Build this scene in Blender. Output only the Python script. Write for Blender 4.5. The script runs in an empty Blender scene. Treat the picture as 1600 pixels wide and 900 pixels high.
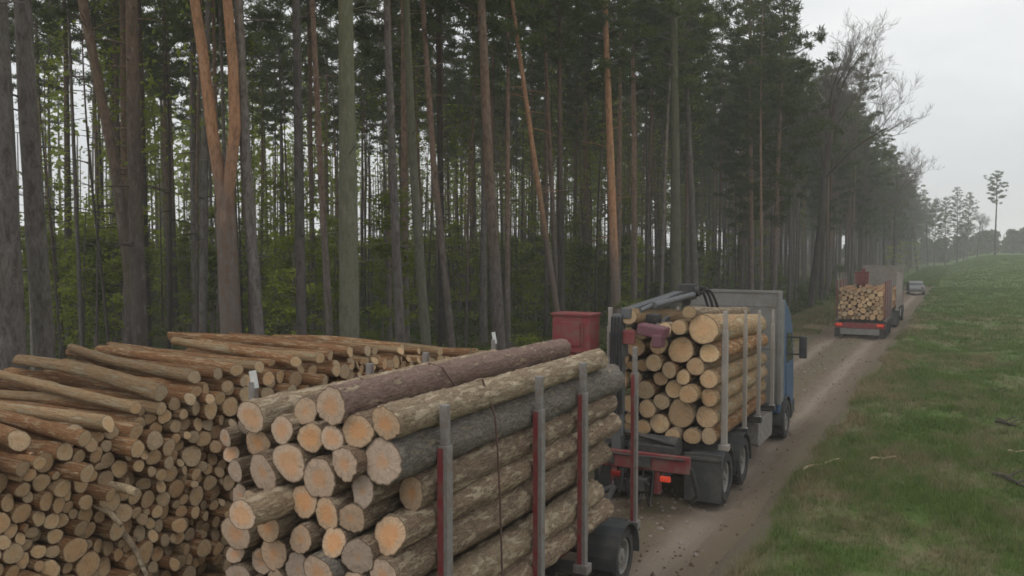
import bpy, math, random
import numpy as np
from mathutils import Vector, Matrix
R = math.radians
random.seed(7); rng = np.random.default_rng(7)
S = bpy.context.scene
COL = S.collection
PI = math.pi

# ------------------------------------------------------------------ camera frame (used to survey where things stand)
F, VX, HY, CH = 1350.0, 1500.0, 388.0, 5.1
PITCH = math.atan((450 - HY) / F)
YAW = math.atan((VX - 800) / F * math.cos(PITCH))
def ray(px, py):
    a = (px - 800) / F; b = -(py - 450) / F
    d = math.cos(PITCH) + b * math.sin(PITCH); z = -math.sin(PITCH) + b * math.cos(PITCH)
    return (a * math.cos(YAW) - d * math.sin(YAW), a * math.sin(YAW) + d * math.cos(YAW), z, d)
def at_z(px, py, z):
    x, y, w, d = ray(px, py); t = (z - CH) / w; return (x * t, y * t, z)
def at_x(px, py, X):
    x, y, w, d = ray(px, py); t = X / x; return (X, y * t, CH + w * t)
def at_y(px, py, Y):
    x, y, w, d = ray(px, py); t = Y / y; return (x * t, Y, CH + w * t)
def at_d(px, py, D):
    x, y, w, d = ray(px, py); t = D / d; return (x * t, y * t, CH + w * t)
def proj(x, y, z):
    d = -x * math.sin(YAW) + y * math.cos(YAW); a = x * math.cos(YAW) + y * math.sin(YAW); z = z - CH
    D = d * math.cos(PITCH) - z * math.sin(PITCH); Z = d * math.sin(PITCH) + z * math.cos(PITCH)
    if D < .1: return (-9999, -9999, 1)
    return (800 + F * a / D, 450 - F * Z / D, F / D)

# ------------------------------------------------------------------ mesh builder
class MB:
    def __init__(s):
        s.v = []; s.l = []; s.t = []; s.m = []; s.a = []; s.n = 0; s.sm = []
    def add(s, v, faces=None, loops=None, tot=None, mat=0, att=None, smooth=False):
        v = np.asarray(v, float).reshape(-1, 3)
        if faces is not None:
            loops = np.array([i for f in faces for i in f], int); tot = np.array([len(f) for f in faces], int)
        s.v.append(v); s.l.append(np.asarray(loops, int) + s.n); s.t.append(np.asarray(tot, int))
        s.m.append(np.full(len(tot), mat, int) if np.isscalar(mat) else np.asarray(mat, int))
        s.sm.append(np.full(len(tot), smooth, bool))
        s.a.append(np.zeros(len(v)) if att is None else np.asarray(att, float)); s.n += len(v)
    def box(s, c, size, mat=0, rz=0, rx=0, ry=0, taper=1.0):
        hx, hy, hz = size[0] / 2, size[1] / 2, size[2] / 2
        v = np.array([[-hx, -hy, -hz], [hx, -hy, -hz], [hx, hy, -hz], [-hx, hy, -hz],
                      [-hx * taper, -hy * taper, hz], [hx * taper, -hy * taper, hz], [hx * taper, hy * taper, hz], [-hx * taper, hy * taper, hz]])
        if rz or rx or ry:
            M = np.array((Matrix.Rotation(rz, 3, 'Z') @ Matrix.Rotation(ry, 3, 'Y') @ Matrix.Rotation(rx, 3, 'X')))
            v = v @ M.T
        s.add(v + np.array(c), [(0, 3, 2, 1), (4, 5, 6, 7), (0, 1, 5, 4), (1, 2, 6, 5), (2, 3, 7, 6), (3, 0, 4, 7)], mat=mat)
    def tube(s, pts, rad, seg=8, mat=0, caps=True, smooth=True, rough=None):
        pts = np.asarray(pts, float); n = len(pts)
        rad = np.full(n, rad, float) if np.isscalar(rad) else np.asarray(rad, float)
        tan = np.gradient(pts, axis=0); tan /= np.linalg.norm(tan, axis=1)[:, None] + 1e-9
        ref = np.array([1., 0, 0]) if abs(tan[0][0]) < .8 else np.array([0, 1., 0])
        u = np.cross(tan, ref); u /= np.linalg.norm(u, axis=1)[:, None] + 1e-9
        w = np.cross(tan, u)
        ang = np.arange(seg) * 2 * PI / seg
        rr = rad[:, None] * np.ones((n, seg))
        if rough is not None: rr = rr * rough
        v = pts[:, None, :] + rr[:, :, None] * (np.cos(ang)[None, :, None] * u[:, None, :] + np.sin(ang)[None, :, None] * w[:, None, :])
        i = np.arange(n - 1)[:, None] * seg; j = np.arange(seg)[None, :]; k = (j + 1) % seg
        q = np.stack([i + j, i + k, i + seg + k, i + seg + j], -1).reshape(-1, 4)
        s.add(v.reshape(-1, 3), loops=q[:, ::-1].ravel(), tot=np.full(len(q), 4), mat=mat, smooth=smooth)
        if caps:
            s.add(v[0], [tuple(range(seg))], mat=mat); s.add(v[-1], [tuple(range(seg))[::-1]], mat=mat)
    def prism(s, poly, axis, a, b, mat=0):
        # poly: 2d outline; axis the direction it is extruded along
        n = len(poly); P = []
        for t in (a, b):
            for (p, q) in poly:
                P.append({'x': (t, p, q), 'y': (p, t, q), 'z': (p, q, t)}[axis])
        fs = [tuple(range(n))[::-1], tuple(range(n, 2 * n))] + [(i, (i + 1) % n, n + (i + 1) % n, n + i) for i in range(n)]
        s.add(P, fs, mat=mat)
    def lathe_x(s, prof, c, seg=28, mat=0):
        # profile of (x offset, radius) revolved about the x axis
        n = len(prof); ang = np.arange(seg) * 2 * PI / seg
        v = np.array([[c[0] + x, c[1] + r * math.cos(a), c[2] + r * math.sin(a)] for (x, r) in prof for a in ang])
        i = np.arange(n - 1)[:, None] * seg; j = np.arange(seg)[None, :]; k = (j + 1) % seg
        q = np.stack([i + j, i + k, i + seg + k, i + seg + j], -1).reshape(-1, 4)
        s.add(v, loops=q.ravel(), tot=np.full(len(q), 4), mat=mat, smooth=False)
    def quads(s, c, u, w, mat=0):
        # leaf cards: centres and two half axes
        n = len(c); v = np.stack([c - u, c - w * .9 + u * .1, c + u, c + w * .9 - u * .1], 1)
        s.add(v.reshape(-1, 3), loops=np.arange(4 * n), tot=np.full(n, 4), mat=mat)
    def mesh(s, name, mats):
        me = bpy.data.meshes.new(name)
        v = np.concatenate(s.v); l = np.concatenate(s.l); t = np.concatenate(s.t); m = np.concatenate(s.m); sm = np.concatenate(s.sm)
        me.vertices.add(len(v)); me.vertices.foreach_set('co', v.ravel())
        me.loops.add(len(l)); me.loops.foreach_set('vertex_index', l.astype(np.int32))
        me.polygons.add(len(t)); st = np.concatenate([[0], np.cumsum(t)[:-1]])
        me.polygons.foreach_set('loop_start', st.astype(np.int32)); me.polygons.foreach_set('loop_total', t.astype(np.int32))
        for x in (mats if isinstance(mats, (list, tuple)) else [mats]): me.materials.append(x)
        me.polygons.foreach_set('material_index', m.astype(np.int32)); me.polygons.foreach_set('use_smooth', sm)
        at = me.attributes.new('rad', 'FLOAT', 'POINT'); at.data.foreach_set('value', np.concatenate(s.a).astype(np.float32))
        me.update(calc_edges=True); me.validate()
        return me
    def build(s, name, mats, parent=None, bevel=0, loc=None):
        o = bpy.data.objects.new(name, s.mesh(name, mats)); COL.objects.link(o)
        if parent: o.parent = parent
        if loc is not None: o.location = loc
        if bevel:
            b = o.modifiers.new('edges', 'BEVEL'); b.width = bevel; b.segments = 2; b.limit_method = 'ANGLE'
        return o
def inst(name, me, parent=None, loc=(0, 0, 0)):
    o = bpy.data.objects.new(name, me); COL.objects.link(o); o.location = loc
    if parent: o.parent = parent
    return o
def empty(name, loc, rz=0):
    o = bpy.data.objects.new(name, None); COL.objects.link(o); o.location = loc; o.rotation_euler = (0, 0, rz); o.empty_display_size = .3
    return o
def tag(o, label, cat, group=None):
    o['label'] = label; o['category'] = cat
    if group: o['group'] = group
    return o
def copy_tree(o, parent=None):
    c = o.copy(); COL.objects.link(c)
    if parent: c.parent = parent
    for ch in list(o.children): copy_tree(ch, c)
    return c

# ------------------------------------------------------------------ materials
def newmat(name):
    m = bpy.data.materials.new(name); m.use_nodes = True; nt = m.node_tree
    return m, nt, nt.nodes['Principled BSDF']
def N(nt, kind, **kw):
    n = nt.nodes.new(kind)
    for k, v in kw.items():
        if k.startswith('i_'): n.inputs[k[2:].replace('_', ' ')].default_value = v
        else: setattr(n, k, v)
    return n
def rgba(c): return (c[0], c[1], c[2], 1)
def ramp(nt, fac, stops, interp='LINEAR'):
    r = N(nt, 'ShaderNodeValToRGB'); r.color_ramp.interpolation = interp
    e = r.color_ramp.elements
    while len(e) < len(stops): e.new(.5)
    for k, (p, c) in enumerate(stops):
        e[k].position = p; e[k].color = rgba(c) if not np.isscalar(c) else (c, c, c, 1)
    nt.links.new(fac, r.inputs[0]); return r.outputs[0]
def mix(nt, fac, a, b, mode='MIX'):
    m = N(nt, 'ShaderNodeMix', data_type='RGBA', blend_type=mode)
    for i, x in ((0, fac), (6, a), (7, b)):
        if isinstance(x, (tuple, list)): m.inputs[i].default_value = rgba(x)
        elif isinstance(x, (int, float)): m.inputs[i].default_value = x
        else: nt.links.new(x, m.inputs[i])
    return m.outputs[2]
def noise(nt, vec, scale, detail=4, rough=.6, dist=0):
    n = N(nt, 'ShaderNodeTexNoise'); n.inputs['Scale'].default_value = scale; n.inputs['Detail'].default_value = detail
    n.inputs['Roughness'].default_value = rough; n.inputs['Distortion'].default_value = dist
    if vec is not None: nt.links.new(vec, n.inputs['Vector'])
    return n.outputs['Fac']
def mapped(nt, vec, scale=(1, 1, 1), rnd=True):
    mp = N(nt, 'ShaderNodeMapping'); mp.inputs['Scale'].default_value = scale
    nt.links.new(vec, mp.inputs['Vector'])
    if rnd:
        oi = N(nt, 'ShaderNodeObjectInfo'); ml = N(nt, 'ShaderNodeMath', operation='MULTIPLY'); ml.inputs[1].default_value = 61.7
        nt.links.new(oi.outputs['Random'], ml.inputs[0]); nt.links.new(ml.outputs[0], mp.inputs['Location'])
    return mp.outputs[0]
def math_(nt, op, a, b=None, clamp=False):
    m = N(nt, 'ShaderNodeMath', operation=op, use_clamp=clamp)
    for i, x in ((0, a), (1, b)):
        if x is None: continue
        if isinstance(x, (int, float)): m.inputs[i].default_value = x
        else: nt.links.new(x, m.inputs[i])
    return m.outputs[0]
def bump(nt, b, h, strength=.5, dist=.02):
    n = N(nt, 'ShaderNodeBump'); n.inputs['Strength'].default_value = strength; n.inputs['Distance'].default_value = dist
    nt.links.new(h, n.inputs['Height']); nt.links.new(n.outputs[0], b.inputs['Normal'])
def objco(nt): return N(nt, 'ShaderNodeTexCoord').outputs['Object']
def rnd(nt): return N(nt, 'ShaderNodeObjectInfo').outputs['Random']

def plain(name, c, rough=.6, metal=0, dirt=.35, dirtc=(.16, .135, .105), scale=6, spec=.4):
    m, nt, b = newmat(name); co = objco(nt)
    n = noise(nt, co, scale, 6, .65)
    f = ramp(nt, n, [(.42, 0.), (.72, dirt)])
    nt.links.new(mix(nt, f, c, dirtc), b.inputs['Base Color'])
    b.inputs['Metallic'].default_value = metal; b.inputs['Specular IOR Level'].default_value = spec
    r = ramp(nt, n, [(.3, max(rough - .1, .05)), (.7, min(rough + .25, 1))]); nt.links.new(r, b.inputs['Roughness'])
    return m
def log_bark(name, c1, c2, c3, peel, amount, ys=.9):
    # bark plates running along the log, pale patches where bark is torn off
    m, nt, b = newmat(name); co = objco(nt)
    v = mapped(nt, co, (2.6, ys * 4.5, 2.6)); vl = mapped(nt, co, (1.2, ys * 1.9, 1.2)); vf = mapped(nt, co, (5, 16, 5))
    n1 = noise(nt, v, 2.2, 8, .7, .6); n2 = noise(nt, vl, 2.0, 5, .65); n3 = noise(nt, vf, 2.4, 5, .7)
    c = mix(nt, ramp(nt, n1, [(.38, 0.), (.62, 1.)]), c1, c2)
    c = mix(nt, ramp(nt, n3, [(.47, 0.), (.66, .9)]), c, c3)
    edge = math_(nt, 'ADD', n2, math_(nt, 'MULTIPLY', math_(nt, 'SUBTRACT', n3, .5), .35))
    pf = ramp(nt, edge, [(max(0, .625 - amount), 0.), (max(.01, .65 - amount), 1.)])
    c = mix(nt, pf, c, mix(nt, n1, peel, tuple(x * .72 for x in peel)))
    tone = ramp(nt, rnd(nt), [(0, .78), (1, 1.2)])
    c = mix(nt, 1., c, tone, 'MULTIPLY')
    nt.links.new(c, b.inputs['Base Color']); b.inputs['Roughness'].default_value = .92; b.inputs['Specular IOR Level'].default_value = .2
    h = math_(nt, 'ADD', n1, math_(nt, 'MULTIPLY', pf, -.35)); bump(nt, b, h, 1., .09)
    return m
def log_end(name, c1, c2, heart, heart_amt=.5):
    m, nt, b = newmat(name); co = objco(nt)
    a = N(nt, 'ShaderNodeAttribute', attribute_name='rad').outputs['Fac']
    v = mapped(nt, co, (1.6, 1.6, 1.6))
    n = noise(nt, v, 1.4, 5, .65); n2 = noise(nt, v, 5, 6, .7)
    rr = math_(nt, 'ADD', a, math_(nt, 'MULTIPLY', math_(nt, 'SUBTRACT', n, .5), .7))
    w = math_(nt, 'SINE', math_(nt, 'MULTIPLY', rr, 46.))
    c = mix(nt, ramp(nt, n2, [(.3, 0.), (.7, 1.)]), c1, c2)
    c = mix(nt, math_(nt, 'MULTIPLY', math_(nt, 'ADD', w, 1.), .07), c, (.12, .07, .04))
    cxyz = N(nt, 'ShaderNodeVectorMath', operation='MULTIPLY'); nt.links.new(co, cxyz.inputs[0]); cxyz.inputs[1].default_value = (1, 0, 1)
    nv = N(nt, 'ShaderNodeVectorMath', operation='NORMALIZE'); nt.links.new(cxyz.outputs[0], nv.inputs[0])
    nr = noise(nt, mapped(nt, nv.outputs[0]), 3.2, 3, .6); ck = ramp(nt, math_(nt, 'ABSOLUTE', math_(nt, 'SUBTRACT', nr, .5)), [(.004, 1.), (.02, 0.)])
    ck = math_(nt, 'MULTIPLY', ck, ramp(nt, math_(nt, 'ADD', a, math_(nt, 'MULTIPLY', math_(nt, 'SUBTRACT', n2, .5), 1.2)), [(.2, 0.), (.55, .28)]))
    c = mix(nt, ck, c, (.09, .055, .035))
    n4 = noise(nt, v, 2.2, 3, .6); c = mix(nt, ramp(nt, n4, [(.52, 0.), (.7, .45)]), c, (.2, .16, .125))
    hr = ramp(nt, rnd(nt), [(0, .25), (1, .75)])
    hf = math_(nt, 'MULTIPLY', ramp(nt, math_(nt, 'SUBTRACT', math_(nt, 'ADD', rr, .35), hr), [(.1, 1.), (.42, 0.)]), heart_amt)
    c = mix(nt, hf, c, heart)
    c = mix(nt, ramp(nt, a, [(.9, 0.), (.985, 1.)]), c, (.11, .075, .05))
    tone = ramp(nt, rnd(nt), [(0, (.72, .74, .76)), (.5, (.95, .93, .9)), (1, (1.12, 1.1, 1.05))])
    c = mix(nt, 1., c, tone, 'MULTIPLY')
    nt.links.new(c, b.inputs['Base Color']); b.inputs['Roughness'].default_value = .85; b.inputs['Specular IOR Level'].default_value = .25
    bump(nt, b, n2, .35, .02)
    return m
def tree_bark(name, low, high, z0, z1, cr=(.05, .04, .035)):
    # bark colour of a standing trunk: plated below, thinner and lighter coloured above
    m, nt, b = newmat(name); co = objco(nt)
    z = N(nt, 'ShaderNodeSeparateXYZ'); nt.links.new(co, z.inputs[0])
    v = mapped(nt, co, (1, 1, .3)); n = noise(nt, v, 24, 7, .75, .6); nl = noise(nt, mapped(nt, co, (1, 1, .5)), 1.3, 3, .6)
    zz = math_(nt, 'ADD', z.outputs[2], math_(nt, 'MULTIPLY', math_(nt, 'SUBTRACT', nl, .5), 5.))
    zz = math_(nt, 'ADD', zz, math_(nt, 'MULTIPLY', math_(nt, 'SUBTRACT', rnd(nt), .5), 5.))
    f = math_(nt, 'DIVIDE', math_(nt, 'SUBTRACT', zz, z0), z1 - z0, True)
    c = mix(nt, f, low, high)
    pl = noise(nt, mapped(nt, co, (1, 1, .34)), 9, 5, .7, .5)
    c = mix(nt, ramp(nt, n, [(.34, .8), (.52, 0.)]), c, cr); c = mix(nt, ramp(nt, pl, [(.38, .62), (.5, 0.)]), c, cr)
    c = mix(nt, ramp(nt, pl, [(.56, 0.), (.7, .4)]), c, mix(nt, .5, c, (.42, .39, .36)))
    c = mix(nt, ramp(nt, nl, [(.5, 0.), (.75, .3)]), c, (.085, .095, .05))
    c = mix(nt, 1., c, ramp(nt, rnd(nt), [(0, .7), (1, 1.25)]), 'MULTIPLY')
    nt.links.new(c, b.inputs['Base Color']); b.inputs['Roughness'].default_value = .95; b.inputs['Specular IOR Level'].default_value = .15
    bump(nt, b, n, .7, .04)
    return m
def leaf(name, c1, c2, trans=.4, scale=1.2):
    m = bpy.data.materials.new(name); m.use_nodes = True; nt = m.node_tree; nt.nodes.clear()
    out = N(nt, 'ShaderNodeOutputMaterial'); d = N(nt, 'ShaderNodeBsdfDiffuse'); t = N(nt, 'ShaderNodeBsdfTranslucent'); mx = N(nt, 'ShaderNodeMixShader')
    pos = N(nt, 'ShaderNodeNewGeometry').outputs['Position']
    c = mix(nt, ramp(nt, noise(nt, pos, scale, 4, .6), [(.35, 0.), (.68, 1.)]), c1, c2)
    c = mix(nt, 1., c, ramp(nt, rnd(nt), [(0, .75), (1, 1.25)]), 'MULTIPLY')
    nt.links.new(c, d.inputs[0]); nt.links.new(c, t.inputs[0]); mx.inputs[0].default_value = trans
    nt.links.new(d.outputs[0], mx.inputs[1]); nt.links.new(t.outputs[0], mx.inputs[2]); nt.links.new(mx.outputs[0], out.inputs[0])
    return m

M = {}
M['bark_pink'] = log_bark('bark_pink', (.26, .17, .14), (.42, .295, .245), (.19, .13, .11), (.6, .46, .33), .04)
M['bark_tan'] = log_bark('bark_tan', (.34, .24, .155), (.54, .415, .28), (.22, .16, .115), (.72, .58, .41), .11)
M['bark_grey'] = log_bark('bark_grey', (.21, .182, .157), (.39, .345, .295), (.125, .108, .094), (.58, .47, .33), .01)
M['bark_brown'] = log_bark('bark_brown', (.25, .17, .115), (.47, .34, .235), (.15, .105, .075), (.68, .54, .38), .10)
M['bark_pile'] = log_bark('bark_pile', (.32, .145, .062), (.54, .295, .14), (.23, .125, .065), (.72, .5, .3), .09, .7)
M['bark_pale'] = log_bark('bark_pale', (.40, .25, .13), (.6, .42, .24), (.28, .165, .09), (.62, .5, .32), .08, .5)
M['end_grey'] = log_end('end_grey', (.46, .345, .265), (.58, .445, .34), (.56, .28, .12), .55)
M['end_orange'] = log_end('end_orange', (.47, .325, .215), (.58, .42, .29), (.58, .27, .105), .62)
M['end_pile'] = log_end('end_pile', (.48, .345, .21), (.63, .475, .3), (.53, .3, .13), .4)
M['end_fresh'] = log_end('end_fresh', (.46, .31, .175), (.58, .41, .25), (.52, .27, .12), .35)
M['tree_pine'] = tree_bark('tree_pine', (.14, .12, .108), (.23, .145, .10), 4, 10)
M['tree_orange'] = tree_bark('tree_orange', (.16, .138, .125), (.44, .235, .13), 4.3, 6.8, (.16, .09, .05))
M['tree_grey'] = tree_bark('tree_grey', (.15, .134, .124), (.18, .148, .125), 6, 12)
M['tree_green'] = tree_bark('tree_green', (.165, .165, .12), (.16, .155, .09), 5, 11, (.10, .10, .07))
M['tree_dark'] = tree_bark('tree_dark', (.085, .072, .064), (.14, .09, .062), 5, 10)
M['needles'] = leaf('needles', (.06, .08, .024), (.115, .145, .045), .42, .9)
M['beech_leaf'] = leaf('beech_leaf', (.15, .19, .03), (.29, .33, .06), .5, .7)
M['bush_leaf'] = leaf('bush_leaf', (.08, .11, .03), (.16, .19, .06), .4, .6)
M['floor_leaf'] = leaf('floor_leaf', (.05, .08, .025), (.12, .15, .05), .35, .45)
M['twig'] = plain('twig', (.13, .11, .095), .9, 0, .3)
M['steel'] = plain('steel', (.25, .235, .225), .6, .3, .7, (.17, .11, .075), 9)
M['steel_light'] = plain('steel_light', (.62, .62, .6), .5, .2, .25)
M['red_paint'] = plain('red_paint', (.2, .03, .035), .65, 0, .65)
M['red_dull'] = plain('red_dull', (.17, .03, .034), .7, 0, .75)
M['grey_panel'] = plain('grey_panel', (.205, .203, .197), .6, .1, .75, scale=2.5)
M['headboard_pale'] = plain('headboard_pale', (.27, .25, .23), .6, .1, .6, scale=2)
M['dark_metal'] = plain('dark_metal', (.045, .045, .047), .6, .2, .55)
M['rubber'] = plain('rubber', (.028, .028, .028), .85, 0, .75, (.13, .11, .09), 4)
M['plastic'] = plain('plastic', (.04, .043, .045), .65, 0, .55, (.14, .125, .1), 3)
M['blue_paint'] = plain('blue_paint', (.035, .09, .19), .45, 0, .5, spec=.5)
M['rim'] = plain('rim', (.27, .255, .235), .65, .2, .75)
M['hose'] = plain('hose', (.015, .015, .016), .5, 0, .2)
M['purple_paint'] = plain('purple_paint', (.15, .055, .075), .55, 0, .35)
M['boom_paint'] = plain('boom_paint', (.105, .115, .125), .55, .1, .6)
M['white_paint'] = plain('white_paint', (.62, .62, .6), .5, 0, .3)
M['silver'] = plain('silver', (.2, .21, .22), .45, .4, .4)
M['glass'] = plain('glass', (.03, .035, .04), .12, 0, .15, spec=.7)
M['strap'] = plain('strap', (.11, .06, .05), .8, 0, .3)
M['wood_pale'] = log_bark('wood_pale', (.5, .38, .24), (.62, .5, .34), (.3, .22, .14), (.66, .54, .38), .05)
def lamp(name, c, e):
    m, nt, b = newmat(name); b.inputs['Base Color'].default_value = rgba(c); b.inputs['Roughness'].default_value = .25
    b.inputs['Emission Color'].default_value = rgba(c); b.inputs['Emission Strength'].default_value = e
    return m
M['lamp_on'] = lamp('lamp_on', (.6, .06, .03), .22)
M['lamp'] = lamp('lamp', (.2, .02, .015), .0)

# ground: grass field with straw patches, forest litter under the trees, dirt by the track
def ground_colour(nt, forest=True):
    pos = N(nt, 'ShaderNodeNewGeometry').outputs['Position']
    st = mapped(nt, pos, (1, .55, 1), False)
    n1 = noise(nt, st, .55, 5, .62); n2 = noise(nt, st, 2.6, 5, .7); n3 = noise(nt, pos, 14, 4, .7); nb = noise(nt, pos, .11, 3, .5)
    green = mix(nt, n3, (.06, .10, .028), (.135, .19, .06))
    straw = mix(nt, n3, (.15, .12, .075), (.30, .245, .16))
    f = math_(nt, 'ADD', math_(nt, 'MULTIPLY', n1, .62), math_(nt, 'MULTIPLY', n2, .42))
    f = math_(nt, 'ADD', f, math_(nt, 'MULTIPLY', math_(nt, 'SUBTRACT', nb, .5), .3))
    xyz = N(nt, 'ShaderNodeSeparateXYZ'); nt.links.new(pos, xyz.inputs[0]); x = xyz.outputs[0]; y = xyz.outputs[1]
    far = math_(nt, 'DIVIDE', math_(nt, 'SUBTRACT', y, 60.), 160., True)
    f = math_(nt, 'SUBTRACT', f, math_(nt, 'MULTIPLY', far, .3))
    verge = math_(nt, 'MULTIPLY', math_(nt, 'DIVIDE', math_(nt, 'SUBTRACT', -1.0, x), 2.6, True), .10)   # drier next to the track
    f = math_(nt, 'ADD', f, verge)
    c = mix(nt, ramp(nt, f, [(.485, 0.), (.68, 1.)]), green, straw)
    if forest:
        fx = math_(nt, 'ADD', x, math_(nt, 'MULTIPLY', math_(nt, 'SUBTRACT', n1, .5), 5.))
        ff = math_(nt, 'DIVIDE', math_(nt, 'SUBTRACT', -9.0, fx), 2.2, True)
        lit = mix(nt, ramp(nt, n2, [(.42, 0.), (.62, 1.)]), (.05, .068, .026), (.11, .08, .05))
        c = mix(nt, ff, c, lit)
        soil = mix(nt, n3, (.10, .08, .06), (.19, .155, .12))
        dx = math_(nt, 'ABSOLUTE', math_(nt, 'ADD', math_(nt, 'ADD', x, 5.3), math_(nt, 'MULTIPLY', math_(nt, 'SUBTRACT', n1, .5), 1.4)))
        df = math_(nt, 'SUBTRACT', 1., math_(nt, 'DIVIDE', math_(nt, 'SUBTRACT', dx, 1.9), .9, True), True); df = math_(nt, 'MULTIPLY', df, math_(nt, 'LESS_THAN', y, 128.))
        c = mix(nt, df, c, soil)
    return c, n2, n3
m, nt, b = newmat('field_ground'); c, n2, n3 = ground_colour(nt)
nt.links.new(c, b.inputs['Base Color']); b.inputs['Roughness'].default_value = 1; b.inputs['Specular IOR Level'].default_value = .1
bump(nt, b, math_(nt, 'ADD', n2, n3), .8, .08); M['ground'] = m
m = bpy.data.materials.new('grass_blades'); m.use_nodes = True; nt = m.node_tree; nt.nodes.clear()
c, n2, n3 = ground_colour(nt, False); c = mix(nt, 1., c, (1.25, 1.22, 1.2), 'MULTIPLY')
d = N(nt, 'ShaderNodeBsdfDiffuse'); t = N(nt, 'ShaderNodeBsdfTranslucent'); mx = N(nt, 'ShaderNodeMixShader'); out = N(nt, 'ShaderNodeOutputMaterial')
nt.links.new(c, d.inputs[0]); nt.links.new(c, t.inputs[0]); mx.inputs[0].default_value = .3
nt.links.new(d.outputs[0], mx.inputs[1]); nt.links.new(t.outputs[0], mx.inputs[2]); nt.links.new(mx.outputs[0], out.inputs[0]); M['grass'] = m
# dirt track
m, nt, b = newmat('track_dirt')
pos = N(nt, 'ShaderNodeNewGeometry').outputs['Position']; st = mapped(nt, pos, (1, .12, 1), False); st2 = mapped(nt, pos, (1, .4, 1), False)
n1 = noise(nt, st, 2.4, 6, .65); n2 = noise(nt, st2, 4, 6, .7); n3 = noise(nt, pos, 26, 4, .7)
xyz = N(nt, 'ShaderNodeSeparateXYZ'); nt.links.new(pos, xyz.inputs[0])
xo = math_(nt, 'ADD', math_(nt, 'ADD', xyz.outputs[0], 5.3), math_(nt, 'MULTIPLY', math_(nt, 'SUBTRACT', n1, .5), .8))
rut = math_(nt, 'ABSOLUTE', math_(nt, 'SUBTRACT', math_(nt, 'ABSOLUTE', xo), 1.05))
c = mix(nt, n2, (.125, .095, .068), (.235, .182, .135))
c = mix(nt, ramp(nt, rut, [(.08, .8), (.42, 0.)]), c, (.295, .242, .192))
c = mix(nt, ramp(nt, n3, [(.5, 0.), (.75, .45)]), c, (.12, .097, .076))
mid = ramp(nt, math_(nt, 'ABSOLUTE', xo), [(.25, .5), (.6, 0.)])
c = mix(nt, math_(nt, 'MULTIPLY', mid, ramp(nt, n2, [(.42, 0.), (.6, 1.)])), c, (.10, .11, .05))
edge = ramp(nt, math_(nt, 'ABSOLUTE', xo), [(.62, 0.), (.86, 1.)]); edge.node.color_ramp.elements[0].position = .0
ed = math_(nt, 'DIVIDE', math_(nt, 'SUBTRACT', math_(nt, 'ABSOLUTE', xo), 1.55), .6, True)
c = mix(nt, math_(nt, 'MULTIPLY', ed, ramp(nt, n2, [(.35, .25), (.6, 1.)])), c, (.125, .108, .065))
nt.links.new(c, b.inputs['Base Color']); b.inputs['Roughness'].default_value = .97; b.inputs['Specular IOR Level'].default_value = .12
bump(nt, b, math_(nt, 'ADD', n2, n3), .7, .05); M['track'] = m

# ------------------------------------------------------------------ world, sun, haze
w = bpy.data.worlds.new('World'); S.world = w; w.use_nodes = True; nt = w.node_tree
bg = nt.nodes['Background']
SUN_EL, SUN_AZ = R(58), R(205)         # azimuth measured clockwise from +Y: behind the camera
sky = N(nt, 'ShaderNodeTexSky', sky_type='NISHITA'); sky.sun_disc = False; sky.sun_elevation = SUN_EL; sky.sun_rotation = SUN_AZ
tc = N(nt, 'ShaderNodeTexCoord').outputs['Generated']; mp = mapped(nt, tc, (1, 1, 2.6), False)
n = noise(nt, mp, 2.6, 5, .55, .3)
cloud = ramp(nt, n, [(.36, (7.6, 7.85, 8.05)), (.6, (9.3, 9.35, 9.3))])
nt.links.new(mix(nt, .95, sky.outputs[0], cloud), bg.inputs[0]); bg.inputs[1].default_value = .1
sl = bpy.data.lights.new('sun', 'SUN'); sl.energy = .7; sl.angle = R(24); sl.color = (1, .95, .88)
so = bpy.data.objects.new('sun', sl); COL.objects.link(so)
dv = Vector((math.sin(SUN_AZ) * math.cos(SUN_EL), math.cos(SUN_AZ) * math.cos(SUN_EL), math.sin(SUN_EL)))
so.rotation_euler = dv.to_track_quat('Z', 'Y').to_euler(); so.location = (20, -30, 60)

GX0, GX1, GY0, GY1 = -330, 390, -50, 640
hz = MB(); hz.box(((GX0 + GX1) / 2, (GY0 + GY1) / 2, 18.5), (GX1 - GX0 + 20, GY1 - GY0 + 20, 41)); m = bpy.data.materials.new('haze_air'); m.use_nodes = True
nt = m.node_tree; nt.nodes.clear(); out = N(nt, 'ShaderNodeOutputMaterial'); pv = N(nt, 'ShaderNodeVolumePrincipled')
pv.inputs['Color'].default_value = (.985, .985, .985, 1); pv.inputs['Density'].default_value = .0013; pv.inputs['Anisotropy'].default_value = .2
nt.links.new(pv.outputs[0], out.inputs['Volume']); m.cycles.homogeneous_volume = True
HAZE = hz.build('haze', m); HAZE['kind'] = 'stuff'

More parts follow.
